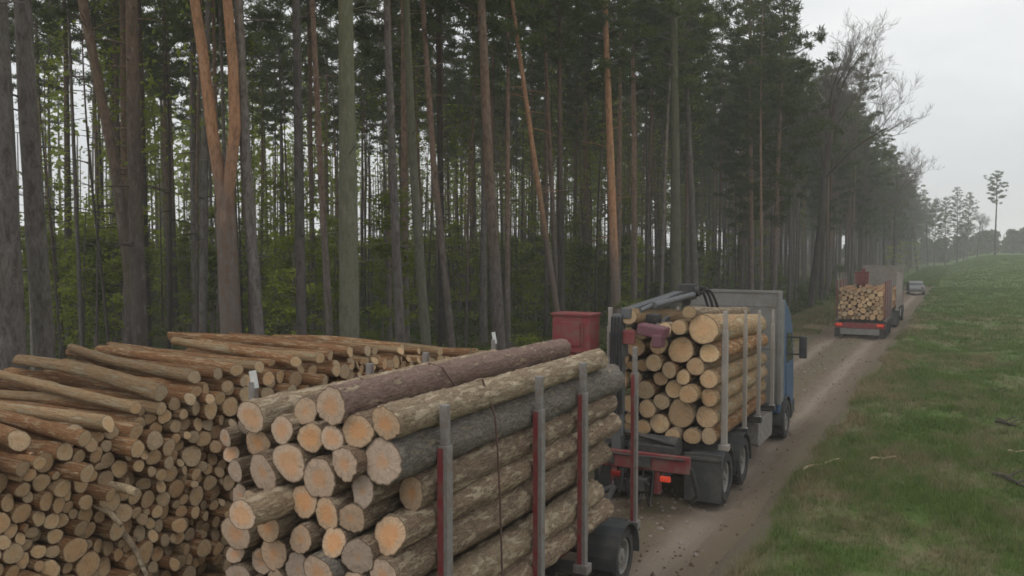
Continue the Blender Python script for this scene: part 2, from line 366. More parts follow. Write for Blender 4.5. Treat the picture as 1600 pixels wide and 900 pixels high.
# ------------------------------------------------------------------ ground and track
def sstep(a, b, x):
    t = np.clip((x - a) / (b - a), 0, 1); return t * t * (3 - 2 * t)
def vnoise(x, y, seed=0):
    x = np.asarray(x, float); y = np.asarray(y, float); xi = np.floor(x).astype(int); yi = np.floor(y).astype(int); fx = x - xi; fy = y - yi
    fx = fx * fx * (3 - 2 * fx); fy = fy * fy * (3 - 2 * fy)
    def h(a, b):
        n = (a * 374761393 + b * 668265263 + seed * 144665) & 0x7fffffff
        n = ((n ^ (n >> 13)) * 1274126177) & 0x7fffffff
        return ((n ^ (n >> 16)) & 0xffff) / 65535.0
    return (h(xi, yi) * (1 - fx) + h(xi + 1, yi) * fx) * (1 - fy) + (h(xi, yi + 1) * (1 - fx) + h(xi + 1, yi + 1) * fx) * fy
RC = -5.3
def ground_z(x, y):
    x = np.asarray(x, float); y = np.asarray(y, float)
    z = 3.2 * sstep(85, 265, y) * sstep(-6, 8, x)
    off = sstep(1.6, 3.2, np.abs(x - RC))
    z = z + off * (.16 * (vnoise(x * .45, y * .3, 1) - .4) + .10 * (vnoise(x * 1.4, y * 1.1, 2) - .5))
    z = z + .5 * sstep(-11, -20, x) * (1 + .6 * (vnoise(x * .12, y * .12, 3) - .5))
    z = z - .10 * (1 - sstep(1.7, 2.5, np.abs(x - RC))) * (1 - sstep(105, 128, y))      # bed of the track
    return z
xs = np.concatenate([np.linspace(GX0, -70, 12)[:-1], np.linspace(-70, -14, 40)[:-1], np.linspace(-14, 8, 110)[:-1], np.linspace(8, 60, 40)[:-1], np.linspace(60, GX1, 14)])
ys = np.concatenate([np.linspace(GY0, 0, 14)[:-1], np.linspace(0, 60, 220)[:-1], np.linspace(60, 300, 130)[:-1], np.linspace(300, GY1, 30)])
def grid(xs, ys, zf):
    X, Y = np.meshgrid(xs, ys); Z = zf(X, Y); nx, ny = len(xs), len(ys)
    i = np.arange(ny - 1)[:, None] * nx; j = np.arange(nx - 1)[None, :]
    q = np.stack([i + j, i + j + 1, i + nx + j + 1, i + nx + j], -1).reshape(-1, 4)
    return np.stack([X, Y, Z], -1).reshape(-1, 3), q
v, q = grid(xs, ys, ground_z); g = MB(); g.add(v, loops=q.ravel(), tot=np.full(len(q), 4), smooth=True)
o = g.build('ground', M['ground']); o['kind'] = 'structure'
def track_z(X, Y):
    a = np.abs(X - RC)
    z = .0 - .07 * np.exp(-((a - 1.05) / .3) ** 2) + .05 * np.exp(-(a / .45) ** 2) + .045 * (vnoise(X * 1.3, Y * .7, 5) - .5) + .03 * (vnoise(X * 3, Y * 2.3, 6) - .5)
    edge = sstep(1.75, 2.35, a + .5 * (vnoise(X * .2, Y * .5, 8) - .5))
    return z * (1 - edge) + 3.2 * sstep(85, 265, Y) * sstep(-6, 8, X) - np.maximum(edge, sstep(112, 132, Y)) * .2
v, q = grid(np.linspace(RC - 2.6, RC + 2.6, 40), np.concatenate([np.linspace(-30, 60, 260)[:-1], np.linspace(60, 135, 60)]), track_z)
g = MB(); g.add(v, loops=q.ravel(), tot=np.full(len(q), 4), smooth=True); o = g.build('track', M['track']); o['kind'] = 'structure'

# grass: blades in tufts
def tufts(n, xr, yr, hmin, hmax, wid, blades=4, keep=None, clump=True):
    out = []
    x = rng.uniform(*xr, n); y = rng.uniform(*yr, n)
    dens = vnoise(x * 1.7, y * 1.2, 11) * .7 + vnoise(x * .5, y * .35, 12) * .6
    ok = dens > rng.uniform(.2, .95, n)
    a = np.abs(x - RC); ok &= (y > 124) | (a > 2.0 + .5 * vnoise(x * .3, y * .7, 14)) | ((a < .45) & (rng.random(n) < .35))
    if keep is not None: ok &= keep(x, y)
    x = x[ok]; y = y[ok]; dens = dens[ok]; n = len(x); z = ground_z(x, y) + np.where(np.abs(x - RC) < 1, .12, 0)
    x = np.repeat(x, blades) + rng.normal(0, .035, n * blades); y = np.repeat(y, blades) + rng.normal(0, .035, n * blades); z = np.repeat(z, blades)
    h = rng.uniform(hmin, hmax, n * blades) * (.55 + .8 * np.repeat(dens, blades)); th = rng.uniform(0, 2 * PI, n * blades); ln = rng.uniform(.2, 1.1, n * blades) * h
    dx, dy = np.cos(th), np.sin(th); wv = wid * rng.uniform(.6, 1.4, n * blades)
    p0 = np.stack([x - dy * wv, y + dx * wv, z - .02], -1); p1 = np.stack([x + dy * wv, y - dx * wv, z - .02], -1); p2 = np.stack([x + dx * ln, y + dy * ln, z + h], -1)
    return np.stack([p0, p1, p2], 1).reshape(-1, 3)
g = MB()
for args in ((52000, (-3.6, 3.4), (9, 26), .05, .13, .006), (52000, (-3.7, 7), (26, 52), .06, .15, .011), (40000, (-3.7, 16), (52, 120), .07, .18, .024),
             (45000, (-4, 34), (115, 270), .08, .2, .035), (26000, (-9.6, -6.9), (2, 60), .06, .18, .010), (12000, (-11.5, -6.9), (60, 130), .1, .3, .03), (9000, (-8, -2.5), (126, 260), .15, .4, .06), (34000, (-17, -9), (17.5, 75), .12, .42, .014), (3800, (-3.6, 3), (10, 60), .16, .34, .006), (1500, (-3.6, -2.2), (10, 50), .2, .42, .005), (2500, (-6, -4.6), (12, 60), .03, .08, .008)):
    v = tufts(*args); n = len(v) // 3; g.add(v, loops=np.arange(3 * n), tot=np.full(n, 3))
o = g.build('grass', M['grass']); o['kind'] = 'stuff'

# loose stones and bark scraps on the track
g = MB(); n = 2600
for k in range(n):
    y = 11 + 60 * rng.random() ** 1.6; x = RC + rng.normal(0, 1.15); r = rng.uniform(.012, .04) * (1 if rng.random() < .9 else 1.8)
    if abs(x - RC) > 2.4: continue
    z = float(track_z(np.array(x), np.array(y))); a = rng.uniform(0, 6.3, 6) ; sx, sy, sz = rng.uniform(.6, 1.5, 3) * r
    P = np.array([[sx, 0, 0], [0, sy, 0], [-sx, .2 * sy, 0], [0, -sy, .1 * sz], [.2 * sx, .1 * sy, sz * .8], [0, 0, -sz]]); ca, sa = math.cos(a[0]), math.sin(a[0])
    P = P @ np.array([[ca, sa, 0], [-sa, ca, 0], [0, 0, 1]]) + [x, y, z + .004]
    g.add(P, [(0, 1, 4), (1, 2, 4), (2, 3, 4), (3, 0, 4), (1, 0, 5), (2, 1, 5), (3, 2, 5), (0, 3, 5)], mat=0 if rng.random() < .6 else 1)
o = g.build('gravel', [plain('stone', (.25, .22, .19), .9), plain('bark_scrap', (.11, .07, .045), .95)]); o['kind'] = 'stuff'
# ------------------------------------------------------------------ logs
def log_mesh(name, L, seed, mats, taper=.86, bend=.25, seg=20, rings=14, rough=.04, knots=3, flake=0):
    # unit radius about +Y, cut ends with their own faces
    r = np.random.default_rng(seed); t = np.linspace(0, 1, rings); ang = np.arange(seg) * 2 * PI / seg
    ph = r.uniform(0, 6.3, 4)
    rad = (1 - (1 - taper) * t)[:, None] * np.ones((1, seg))
    rad += rough * np.sin(2 * ang + ph[0])[None, :] + rough * .7 * np.sin(3 * ang + ph[1] + 2 * t[:, None]) + r.normal(0, rough * .45, (rings, seg))
    for _ in range(knots):
        ti, ai = r.uniform(.1, .9), r.uniform(0, 6.3)
        rad += .12 * np.exp(-(((t[:, None] - ti) * L / .12) ** 2)) * np.exp(-(((np.mod(ang[None, :] - ai + PI, 2 * PI) - PI) / .35) ** 2))
    cx = bend * np.sin(PI * t) * math.cos(ph[2]) + .06 * np.sin(5 * t + ph[3]); cz = bend * np.sin(PI * t) * math.sin(ph[2])
    X = cx[:, None] + rad * np.cos(ang); Z = cz[:, None] + rad * np.sin(ang); Y = (t * L)[:, None] * np.ones((1, seg))
    Y = Y + (r.uniform(-.06, .06) * np.cos(ang) + r.uniform(-.06, .06) * np.sin(ang))[None, :] * .6
    if flake:
        gx = np.arange(seg)[None, :] * 1.0 + np.zeros((rings, 1)); gy = (t * L * 7)[:, None] + np.zeros((1, seg)); gx = np.minimum(gx, seg - gx) * .45
        dsp = flake * (np.where(vnoise(gx + seed * 13.7, gy, seed) > .55, 1, 0) + 1.2 * (vnoise(gx * 2 + 9, gy * 2.3, seed + 1) - .5)); X = X + dsp * np.cos(ang); Z = Z + dsp * np.sin(ang)
    v = np.stack([X, Y, Z], -1); b = MB()
    i = np.arange(rings - 1)[:, None] * seg; j = np.arange(seg)[None, :]; k = (j + 1) % seg
    q = np.stack([i + j, i + seg + j, i + seg + k, i + k], -1).reshape(-1, 4)
    b.add(v.reshape(-1, 3), loops=q.ravel(), tot=np.full(len(q), 4), mat=0, att=np.ones(rings * seg), smooth=True)
    for e, s in ((0, 1), (rings - 1, -1)):
        ring = v[e]; c = ring.mean(0); half = c + (ring - c) * .55; half[:, 1] += s * -.004
        vv = np.concatenate([ring, half, c[None]]); fs = []
        for a in range(seg):
            n_ = (a + 1) % seg
            f1 = (a, n_, seg + n_, seg + a); f2 = (seg + a, seg + n_, 2 * seg)
            fs += [f1 if s > 0 else f1[::-1], f2 if s > 0 else f2[::-1]]
        b.add(vv, fs, mat=1, att=np.concatenate([np.ones(seg), np.full(seg, .55), [0]]))
    return b.mesh(name, mats)
def drop_pack(x0, x1, zb, top, rgen, seed, maxn=2000, fixed=()):
    r_ = np.random.default_rng(seed); C = [tuple(f) for f in fixed]; rmin = .05
    # floor-resting row first, then settle each new circle at the lowest free pocket
    x = x0
    while True:
        r = rgen(r_)
        if x + 2 * r > x1: break
        C.append((x + r, zb + r, r)); x += 2 * r + r_.uniform(0, .03)
    pairs = set()
    def addpairs(k):
        for j in range(len(C)):
            if j != k and math.hypot(C[j][0] - C[k][0], C[j][1] - C[k][1]) < C[j][2] + C[k][2] + .36: pairs.add((min(j, k), max(j, k)))
    for k in range(len(C)): addpairs(k)
    fails = 0
    while len(C) < maxn and fails < 12:
        r = rgen(r_); A = np.array(C); cand = []; dead = []
        for (i, j) in pairs:
            (xa, za, ra), (xb, zb_, rb) = C[i], C[j]; D = math.hypot(xb - xa, zb_ - za); R1, R2 = ra + r, rb + r
            if D > R1 + R2 or D < 1e-6 or D < abs(R1 - R2): continue
            a = (R1 * R1 - R2 * R2 + D * D) / (2 * D); h2 = R1 * R1 - a * a
            if h2 < 0: continue
            h = math.sqrt(h2); ux, uz = (xb - xa) / D, (zb_ - za) / D; mx_, mz = xa + ux * a, za + uz * a
            p = (mx_ - uz * h, mz + ux * h); p2 = (mx_ + uz * h, mz - ux * h)
            if p2[1] > p[1]: p = p2
            cand.append((p[0], p[1], i, j))
        good = None; cand.sort(key=lambda c: c[1] + r_.uniform(0, .06))
        for (cx, cz, i, j) in cand:
            if cx - r < x0 - .001 or cx + r > x1 + .001: continue
            dd = np.hypot(A[:, 0] - cx, A[:, 1] - cz) - A[:, 2] - r
            if dd.min() < -.004:
                dd2 = np.hypot(A[:, 0] - cx, A[:, 1] - cz) - A[:, 2]
                if dd2.min() < 0: pairs.discard((i, j))
                continue
            if cz + r > top(cx): continue
            good = (cx, cz, r); break
        if good is None: fails += 1; continue
        fails = 0; C.append(good); addpairs(len(C) - 1)
    return C
ORD = ['first', 'second', 'third', 'fourth', 'fifth', 'sixth', 'seventh', 'eighth', 'ninth', 'tenth', 'eleventh', 'twelfth', 'thirteenth', 'fourteenth', 'fifteenth', 'sixteenth', 'seventeenth', 'eighteenth', 'nineteenth', 'twentieth',
       'twenty-first', 'twenty-second', 'twenty-third', 'twenty-fourth', 'twenty-fifth', 'twenty-sixth', 'twenty-seventh', 'twenty-eighth', 'twenty-ninth', 'thirtieth', 'thirty-first', 'thirty-second', 'thirty-third', 'thirty-fourth', 'thirty-fifth', 'thirty-sixth', 'thirty-seventh', 'thirty-eighth', 'thirty-ninth', 'fortieth']

# --- the roadside pile: logs lie across, cut ends facing the track
PX, PD = -9.3, 4.0
def pile_top(y):
    return float(np.interp(y, [2.0, 3.5, 6.9, 7.5, 8.3, 11.5, 13.5, 15.5, 17.3, 18.4], [2.5, 2.85, 2.9, 3.0, 3.3, 3.33, 3.15, 2.9, 2.6, 1.2])) - .06
def pile_r(r):
    return float(np.clip(r.normal(.086, .025), .048, .155))
PILE = drop_pack(3.2, 18.4, .12, pile_top, pile_r, 3, 1500)
pile_meshes = []
for k in range(10):
    pale = k in (3, 7)
    pile_meshes.append(log_mesh('stacked_log', PD, 100 + k, [M['bark_pale' if pale else 'bark_pile'], M['end_pile' if k % 4 else 'end_fresh']], taper=random.uniform(.72, .9), bend=.35, seg=14, rings=9, rough=.07, knots=4))
LINE = lambda px: float(np.interp(px, [372, 392, 470, 640, 760], [900, 640, 596, 562, 548]))
vis, hid = [], []
A = np.array(PILE)
for k, (y, z, r) in enumerate(PILE):
    px, py, pm = proj(PX, y, z)
    seen = -25 < px < 1000 and py < 925 and (px < 385 or py - r * pm < LINE(px))
    (vis if seen else hid).append(k)
vis.sort(key=lambda k: -PILE[k][2]); hid += vis[298:]; vis = vis[:298]
covered = lambda k: sum(1 for c in PILE if abs(c[0] - PILE[k][0]) < .12 and c[1] > PILE[k][1] + .03) == 0
hb = MB()
def pile_pose(k):
    y, z, r = PILE[k]; rs = random.Random(k)
    topl = (pile_top(y) - z - r) < .16
    out = rs.gauss(0, .07) + (rs.uniform(.1, .35) if rs.random() < .07 else 0)
    yaw = rs.gauss(0, .012 if not topl else .055); tilt = rs.gauss(0, .008)
    return y, z, r, topl, out, yaw, tilt
sections = {}
for k in vis:
    y, z, r, topl, out, yaw, tilt = pile_pose(k)
    sec = 0 if y < 7.45 else (1 if y < 9.4 else 2)
    layer = int(max(0, (pile_top(y) - z) / .2))
    sections.setdefault((sec, layer), []).append(k)
LAB = {}
SECN = ['low left stretch', 'high middle stretch', 'stretch behind the trailer']
for (sec, layer), ks in sections.items():
    ks.sort(key=lambda k: PILE[k][0])
    for n_, k in enumerate(ks):
        r = PILE[k][2]; sz = 'thick' if r > .118 else ('thin' if r < .078 else 'middling')
        LAB[k] = f"{sz} log, {ORD[n_]} from the left in layer {['one','two','three','four','five','six','seven','eight','nine','ten','eleven','twelve','thirteen','fourteen','fifteen','sixteen','seventeen'][min(layer, 16)]} down, {SECN[sec]}"
for k in vis + hid:
    y, z, r, topl, out, yaw, tilt = pile_pose(k)
    rs = random.Random(k * 7 + 1); me = pile_meshes[rs.randrange(10)]
    if k in LAB:
        o = inst('stacked_log', me); tag(o, LAB[k], 'log', 'logs in the roadside pile')
    else:
        o = None
    flip = rs.random() < .4
    # +Y of the log turned to -X (away from the track), butts at the front
    rot = Matrix.Rotation(PI / 2 + yaw, 4, 'Z') @ Matrix.Rotation(tilt, 4, 'X') @ Matrix.Rotation(rs.uniform(0, 6.28), 4, 'Y')
    loc = Vector((PX + out, y, z))
    mw = Matrix.Translation(loc) @ rot @ Matrix.Diagonal((r, rs.uniform(.97, 1.03), r, 1))
    if o is not None: o.matrix_world = mw
    else:
        n_ = len(me.vertices); co = np.empty(n_ * 3); me.vertices.foreach_get('co', co); co = co.reshape(-1, 3)
        co = co @ np.array(mw.to_3x3()).T + np.array(loc)
        lp = np.empty(len(me.loops), np.int32); me.loops.foreach_get('vertex_index', lp)
        tt = np.empty(len(me.polygons), np.int32); me.polygons.foreach_get('loop_total', tt)
        mi = np.empty(len(me.polygons), np.int32); me.polygons.foreach_get('material_index', mi)
        at = np.empty(n_, np.float32); me.attributes['rad'].data.foreach_get('value', at)
        hb.add(co, loops=lp, tot=tt, mat=mi, att=at, smooth=False)
if hid:
    o = hb.build('stacked_logs', [M['bark_pile'], M['end_pile']]); o['kind'] = 'stuff'; tag(o, 'cut logs filling the hidden foot and far end of the roadside pile', 'logs')
# loose logs lying askew on top of the pile
rl = random.Random(12); ys_ = [5.4 + 12.0 * (i + rl.uniform(.1, .9)) / 30 for i in range(30)]
for i, yb in enumerate(ys_):
    r = min(.15, max(.06, rl.gauss(.095, .022))); L = rl.uniform(3.4, 4.3); ya = yb + rl.gauss(.35, .5); xb = PX + rl.gauss(.02, .16)
    zt = lambda y: pile_top(min(max(y, 3), 17.4)) + .06 + r * .3
    B_ = Vector((xb, yb, zt(yb))); A_ = Vector((xb - L, ya, zt(ya) + rl.uniform(-.03, .1))); d = A_ - B_
    pale = rl.random() < .35
    me = log_mesh('stacked_log', d.length, 300 + i, [M['bark_pale' if pale else 'bark_pile'], M['end_pile']], rl.uniform(.7, .85), .6, 16, 14, .06, 5)
    o = inst('stacked_log', me, None, B_); o.rotation_euler = d.to_track_quat('Y', 'Z').to_euler(); o.scale = (r, 1, r)
    tag(o, f"{'thick' if r > .105 else 'thin'} {'pale peeled' if pale else 'orange brown'} log lying loose on the pile top, {ORD[i]} from the left", 'log', 'logs lying loose on the pile')
# broken poles sticking out of the pile
for i, (a, b_, lab) in enumerate([((160, 795), (192, 822), 'short pale broken stick poking from the low middle of the pile'),
                                  ((196, 838), (232, 900), 'long grey broken pole leaning out at the foot of the pile'),
                                  ((182, 762), (215, 770), 'split pale log stub jutting from the middle of the pile')]):
    A_ = Vector(at_x(a[0], a[1], PX + .06)); B_ = Vector(at_x(b_[0], b_[1], PX + .42)); mb = MB(); d = B_ - A_
    pts = [A_ + d * t + Vector((0, .02 * math.sin(5 * t), .01)) for t in np.linspace(-.6, 1, 7)]
    mb.tube([tuple(p - A_) for p in pts], np.linspace(.05, .028, 7) if i != 2 else np.linspace(.07, .055, 7), 7)
    o = mb.build('broken_pole', M['wood_pale' if i != 1 else 'bark_tan'], None, loc=A_); tag(o, lab, 'pole')

# ------------------------------------------------------------------ wheel, trailer and truck builders
def wheel(parent, x, y, z, rad, wid, side):
    b = MB(); h = wid / 2
    b.lathe_x([(-h * .6, rad * .58), (-h, rad * .66), (-h, rad * .9), (-h * .82, rad * .985), (-h * .1, rad), (-h * .06, rad * .97), (h * .06, rad * .97), (h * .1, rad), (h * .82, rad * .985), (h, rad * .9), (h, rad * .66), (h * .6, rad * .58)], (0, 0, 0))
    for k in range(26):
        a = k * 2 * PI / 26
        for sx in (-1, 1): b.box((sx * h * .55, math.cos(a) * rad * 1.0, math.sin(a) * rad * 1.0), (h * .7, .05, .03), rx=a + PI / 2 if False else a - PI / 2)
    o = b.build('wheel', M['rubber'], parent, loc=(x, y, z))
    r = MB(); s = side
    r.lathe_x([(s * h * .6, rad * .6), (s * h * .85, rad * .62), (s * h * .8, rad * .55), (s * h * .3, rad * .5), (s * h * .25, rad * .3), (s * h * .75, rad * .27), (s * h * .8, rad * .12), (s * h * .95, rad * .1), (s * h * .95, .001)], (0, 0, 0), 24)
    for k in range(10):
        a = k * PI / 5; r.box((s * h * .36, math.cos(a) * rad * .4, math.sin(a) * rad * .4), (.03, .03, .03))
    r.build('rim', M['rim'], o)
    return o
def mudguard(parent, x, y, z, rad, wid, name='mudguard'):
    b = MB(); n = 11; P = []
    for k in range(n):
        a = R(-8) + k * (PI + R(16)) / (n - 1); P.append((math.cos(a), math.sin(a)))
    outer = [(c * rad, s * rad) for c, s in P]; inner = [(c * (rad - .025), s * (rad - .025)) for c, s in P][::-1]
    for k in range(n - 1):
        b.prism([outer[k], outer[k + 1], inner[n - 2 - k], inner[n - 1 - k]], 'x', -wid / 2, wid / 2)
    return b.build(name, M['plastic'], parent, loc=(x, y, z))
def stake(parent, x, y, z0, z1, w=.11, face=True, red_to=.86, mat='steel', tip=None):
    h = z1 - z0
    b = MB(); b.box((0, 0, h * .43), (w, w * .85, h * .86)); b.box((0, 0, h * .93), (w * .72, w * .6, h * .14)); b.box((0, 0, .06), (w * 1.7, w * 1.5, .12))
    o = b.build('stake', M[mat], parent, bevel=.008, loc=(x, y, z0))
    if face:
        f = MB(); f.box((-.02, -w * .425 - .008, h * .43), (w * .5, .012, h * red_to)); f.build('stake_face', M['red_paint'], o)
    if tip:
        t = MB(); t.box((.01, 0, h + .02), (w * .5, w * .5, .2), ry=R(-12)); t.build('stake_tip', M[tip], o, bevel=.006)
    return o
def bunk(parent, xc, y, z, w):
    b = MB(); b.box((0, 0, 0), (w + .16, .16, .14)); b.box((0, 0, -.1), (w * .7, .1, .1))
    return b.build('bunk', M['dark_metal'], parent, bevel=.008, loc=(xc, y, z))

def timber_trailer(name, xc, y0, y1, w, stake_ys, zf, ztop, axles, label, far=False):
    t = empty(name, (xc, y0, 0)); tag(t, label, 'trailer'); L = y1 - y0
    b = MB()
    for s in (-1, 1): b.box((s * .42, L / 2, zf - .22), (.12, L, .22))
    for k in range(7): b.box((0, .15 + k * (L - .3) / 6, zf - .22), (.74, .1, .14))
    b.build('frame', M['red_dull'], t, bevel=.008)
    for k, sy in enumerate(stake_ys):
        bunk(t, 0, sy - y0, zf - .03, w)
        for s in (-1, 1):
            stake(t, s * w / 2, sy - y0, zf - .06, ztop + (.05 if k == 0 and s < 0 else 0), .12 if k < 3 else .10, True, .84, 'steel', 'steel_light' if (s < 0 and not far and k in (0, len(stake_ys) - 1)) else None)
    rr = .43
    for ay in axles:
        bx = MB(); bx.tube([(-w / 2 + .3, 0, 0), (w / 2 - .3, 0, 0)], .07, 10); bx.build('axle', M['dark_metal'], t, loc=(0, ay - y0, rr))
        for s in (-1, 1):
            wheel(t, s * (w / 2 - .17), ay - y0, rr, rr, .4, s)
            mudguard(t, s * (w / 2 - .16), ay - y0, rr, rr + .09, .5)
    # rear beam with lights and plate
    rb = MB(); rb.box((0, -.05, .76), (w + .1, .1, .3)); rb.build('rear_beam', M['red_paint' if far else 'red_dull'], t, bevel=.01)
    pl = MB(); pl.box((0, -.06, .42), (w - .5, .05, .34)); pl.build('rear_panel', M['grey_panel'], t, bevel=.006)
    for s in (-1, 1):
        li = MB(); li.box((s * (w / 2 - .2), -.125, .8), (.34, .05, .14)); li.build('tail_light', M['lamp_on' if far else 'lamp'], t, bevel=.01)
        fl = MB(); fl.box((s * (w / 2 - .17), -.03, .33), (.46, .02, .5)); fl.build('mudflap', M['rubber'], t)
    db = MB()
    for s in (-1, 1): db.tube([(s * .45, L - .1, zf - .22), (0, L + 1.9, .62)], .06, 8)
    db.lathe_x([(-.04, .05), (-.04, .1), (.04, .1), (.04, .05), (-.04, .05)], (0, L + 1.95, .62), 16); db.build('drawbar', M['dark_metal'], t)
    return t

def timber_truck(name, xc, y0, w, stake_ys, zf, ztop, head_y, head_top, axles, cab, label, crane_red=False, cabin=True, boom=True):
    # y0: rear end of the chassis. local y runs forward
    t = empty(name, (xc, y0, 0)); tag(t, label, 'truck'); hl = head_y - y0
    b = MB()
    for s in (-1, 1): b.box((s * .42, (hl + 2.2) / 2, .88), (.1, hl + 2.2, .26))
    for k in range(8): b.box((0, .3 + k * .9, .88), (.74, .1, .16))
    b.build('chassis', M['dark_metal'], t, bevel=.008)
    for k, sy in enumerate(stake_ys):
        bunk(t, 0, sy - y0, zf, w)
        for s in (-1, 1): stake(t, s * (w / 2), sy - y0, zf - .04, ztop - .095 * k, .12 if k == 0 else .085, False, mat='steel_stake')
    # headboard: ribbed panel with side wings
    hb = MB(); hz0 = 1.05; hh = head_top - hz0
    hb.box((0, hl, hz0 + hh / 2), (w - .04, .05, hh))
    for k in range(5): hb.box((-w / 2 + .2 + k * (w - .4) / 4, hl - .032, hz0 + hh / 2), (.04, .016, hh - .1))
    for zz in (1.4, 2.5, 3.6): hb.box((0, hl - .03, zz), (w - .2, .012, .05))
    for s in (-1, 1): hb.box((s * w / 2, hl - .02, hz0 + hh / 2), (.09, .14, hh + .02)); hb.box((s * (w / 2 - .01), hl + .3, hz0 + hh * .46), (.03, .56, hh * .92))
    hb.box((0, hl, head_top + .02), (w + .1, .1, .07)); hb.build('headboard', M['headboard_pale' if crane_red else 'grey_panel'], t, bevel=.006)
    # wheels
    for i, ay in enumerate(axles):
        front = i == len(axles) - 1
        bx = MB(); bx.tube([(-w / 2 + .4, 0, 0), (w / 2 - .4, 0, 0)], .08, 10); bx.build('axle', M['dark_metal'], t, loc=(0, ay - y0, .51))
        for s in (-1, 1):
            wd = .34 if front else .62
            wheel(t, s * (w / 2 + .04 - wd / 2), ay - y0, .51, .51, wd, s)
            mudguard(t, s * (w / 2 + .02 - wd / 2), ay - y0, .51, .62, wd + .08)
    for s in (-1, 1):
        fl = MB(); fl.box((s * (w / 2 - .28), axles[0] - y0 - .66, .62), (.74, .03, .95)); fl.box((s * (w / 2 - .28), axles[0] - y0 - .69, 1.0), (.76, .05, .06)); fl.build('mudflap', M['plastic'], t, bevel=.006)
        tk = MB(); ym = (axles[1] + axles[2]) / 2 - y0
        tk.prism([(ym - .85, .5), (ym - .78, .42), (ym + .78, .42), (ym + .85, .5), (ym + .85, .98), (ym + .78, 1.04), (ym - .78, 1.04), (ym - .85, .98)], 'x', s * (w / 2 - .02) - .3 * (s > 0), s * (w / 2 - .02) + .3 * (s < 0)); tk.build('fuel_tank', M['steel'], t, bevel=.015)
    # rear beam, coupling, lights
    rb = MB(); rb.box((0, .02, 1.06), (w - .55, .12, .32)); rb.box((-.55, .06, .7), (.12, .14, .5)); rb.box((.3, .06, .7), (.12, .14, .5)); rb.build('rear_beam', M['red_dull'], t, bevel=.012)
    cp = MB(); cp.box((0, -.06, .64), (.34, .26, .24)); cp.tube([(-.2, -.1, .64), (.2, -.1, .64)], .05, 8); cp.build('coupling', M['dark_metal'], t, bevel=.01)
    for s in (-1, 1):
        li = MB(); li.box((s * .49, -.07, .78), (.2, .07, .1)); li.build('tail_light', M['lamp_on' if s > 0 or crane_red else 'lamp'], t, bevel=.012)
        sp = MB(); sp.tube([(s * .95, .05, 1.0), (s * 1.02, .25, .45), (s * .9, .35, .3)], .045, 8); sp.build('guard_bracket', M['plastic'], t)
    for k in range(4):
        ho = MB(); ho.tube([(-.35 + .2 * k, -.02 - .5 * s_, .92 - (.42 + .05 * k) * math.sin(PI * s_) - .1 * s_) for s_ in np.linspace(0, 1, 12)], .022, 6); ho.build('brake_hose', M['hose'], t)
    vp = MB(); vp.box((.05, -.06, 1.06), (.3, .05, .2)); vp.box((-.62, -.06, 1.06), (.16, .04, .2)); vp.tube([(-.8, -.07, 1.16), (.85, -.07, 1.17)], .018, 6); vp.build('valve_block', M['dark_metal'], t, bevel=.006)
    # cab
    cy = hl + .25; cb = MB()
    side = [(cy, .75), (cy + 2.1, .72), (cy + 2.2, 1.2), (cy + 2.12, 2.1), (cy + 1.85, 2.95), (cy + 1.5, 3.35), (cy + .7, 3.72), (cy + .1, 3.75), (cy, 3.6)]
    cb.prism(side, 'x', -w / 2 + .06, w / 2 - .04); c_ = cb.build('cab', M[cab], t, bevel=.04)
    ws = MB(); ws.add([(-w / 2 + .2, cy + 2.135, 2.12), (w / 2 - .2, cy + 2.135, 2.12), (w / 2 - .24, cy + 1.9, 2.9), (-w / 2 + .24, cy + 1.9, 2.9)], [(0, 1, 2, 3)]); ws.build('windscreen', M['glass'], c_)
    bp = MB(); bp.box((0, cy + 2.2, .62), (w - .06, .3, .42)); bp.build('front_bumper', M['plastic'], t, bevel=.04)
    for s in (-1, 1):
        X = s * (w / 2 - .04 if s > 0 else w / 2 - .06)
        wn = MB(); wn.prism([(cy + .95, 2.0), (cy + 1.95, 2.0), (cy + 1.72, 2.75), (cy + .95, 2.8)], 'x', X, X + s * .012); wn.build('side_window', M['glass'], c_)
        dr = MB(); dr.prism([(cy + .88, .98), (cy + 1.98, .98), (cy + 2.0, 1.94), (cy + .88, 1.94)], 'x', X, X + s * .018); dr.build('door', M[cab], c_, bevel=.008)
        st = MB(); st.box((X, cy + 1.3, .6), (.12, 1.0, .36)); st.build('step', M['plastic'], c_, bevel=.02)
        mr = MB(); mr.box((s * (w / 2 + .27), cy + 1.75, 2.35), (.2, .14, .62)); mr.box((s * (w / 2 + .1), cy + 1.78, 2.62), (.3, .05, .05)); mr.box((s * (w / 2 + .1), cy + 1.78, 2.14), (.3, .05, .05)); mr.build('mirror', M['plastic'], c_, bevel=.03)
    # loader crane on the rear overhang
    red = 'red_dull'
    cr = MB(); cr.box((-.68, .55, 2.35), (.2, .24, 2.9)); cr.box((-.68, .55, 3.2), (.3, .32, .5))
    cr.tube([(-.9, .5, 1.2), (-1.1, .5, .5)], .06, 8); cr.tube([(-.55, .42, 1.4), (-.62, .4, 3.1)], .035, 6)
    cr = cr.build('loader_crane', M['boom_paint' if not crane_red else 'red_dull'], t, bevel=.015)
    cbs = MB(); cbs.prism([(.5, 1.05), (1.0, 1.05), (1.0, 1.3), (.75, 1.42), (.5, 1.25)], 'x', -.45, .5); cbs.tube([(.5, .55, 1.3), (-.6, .5, 1.5)], .05, 8); cbs.build('crane_base', M['dark_metal'], cr, bevel=.012)
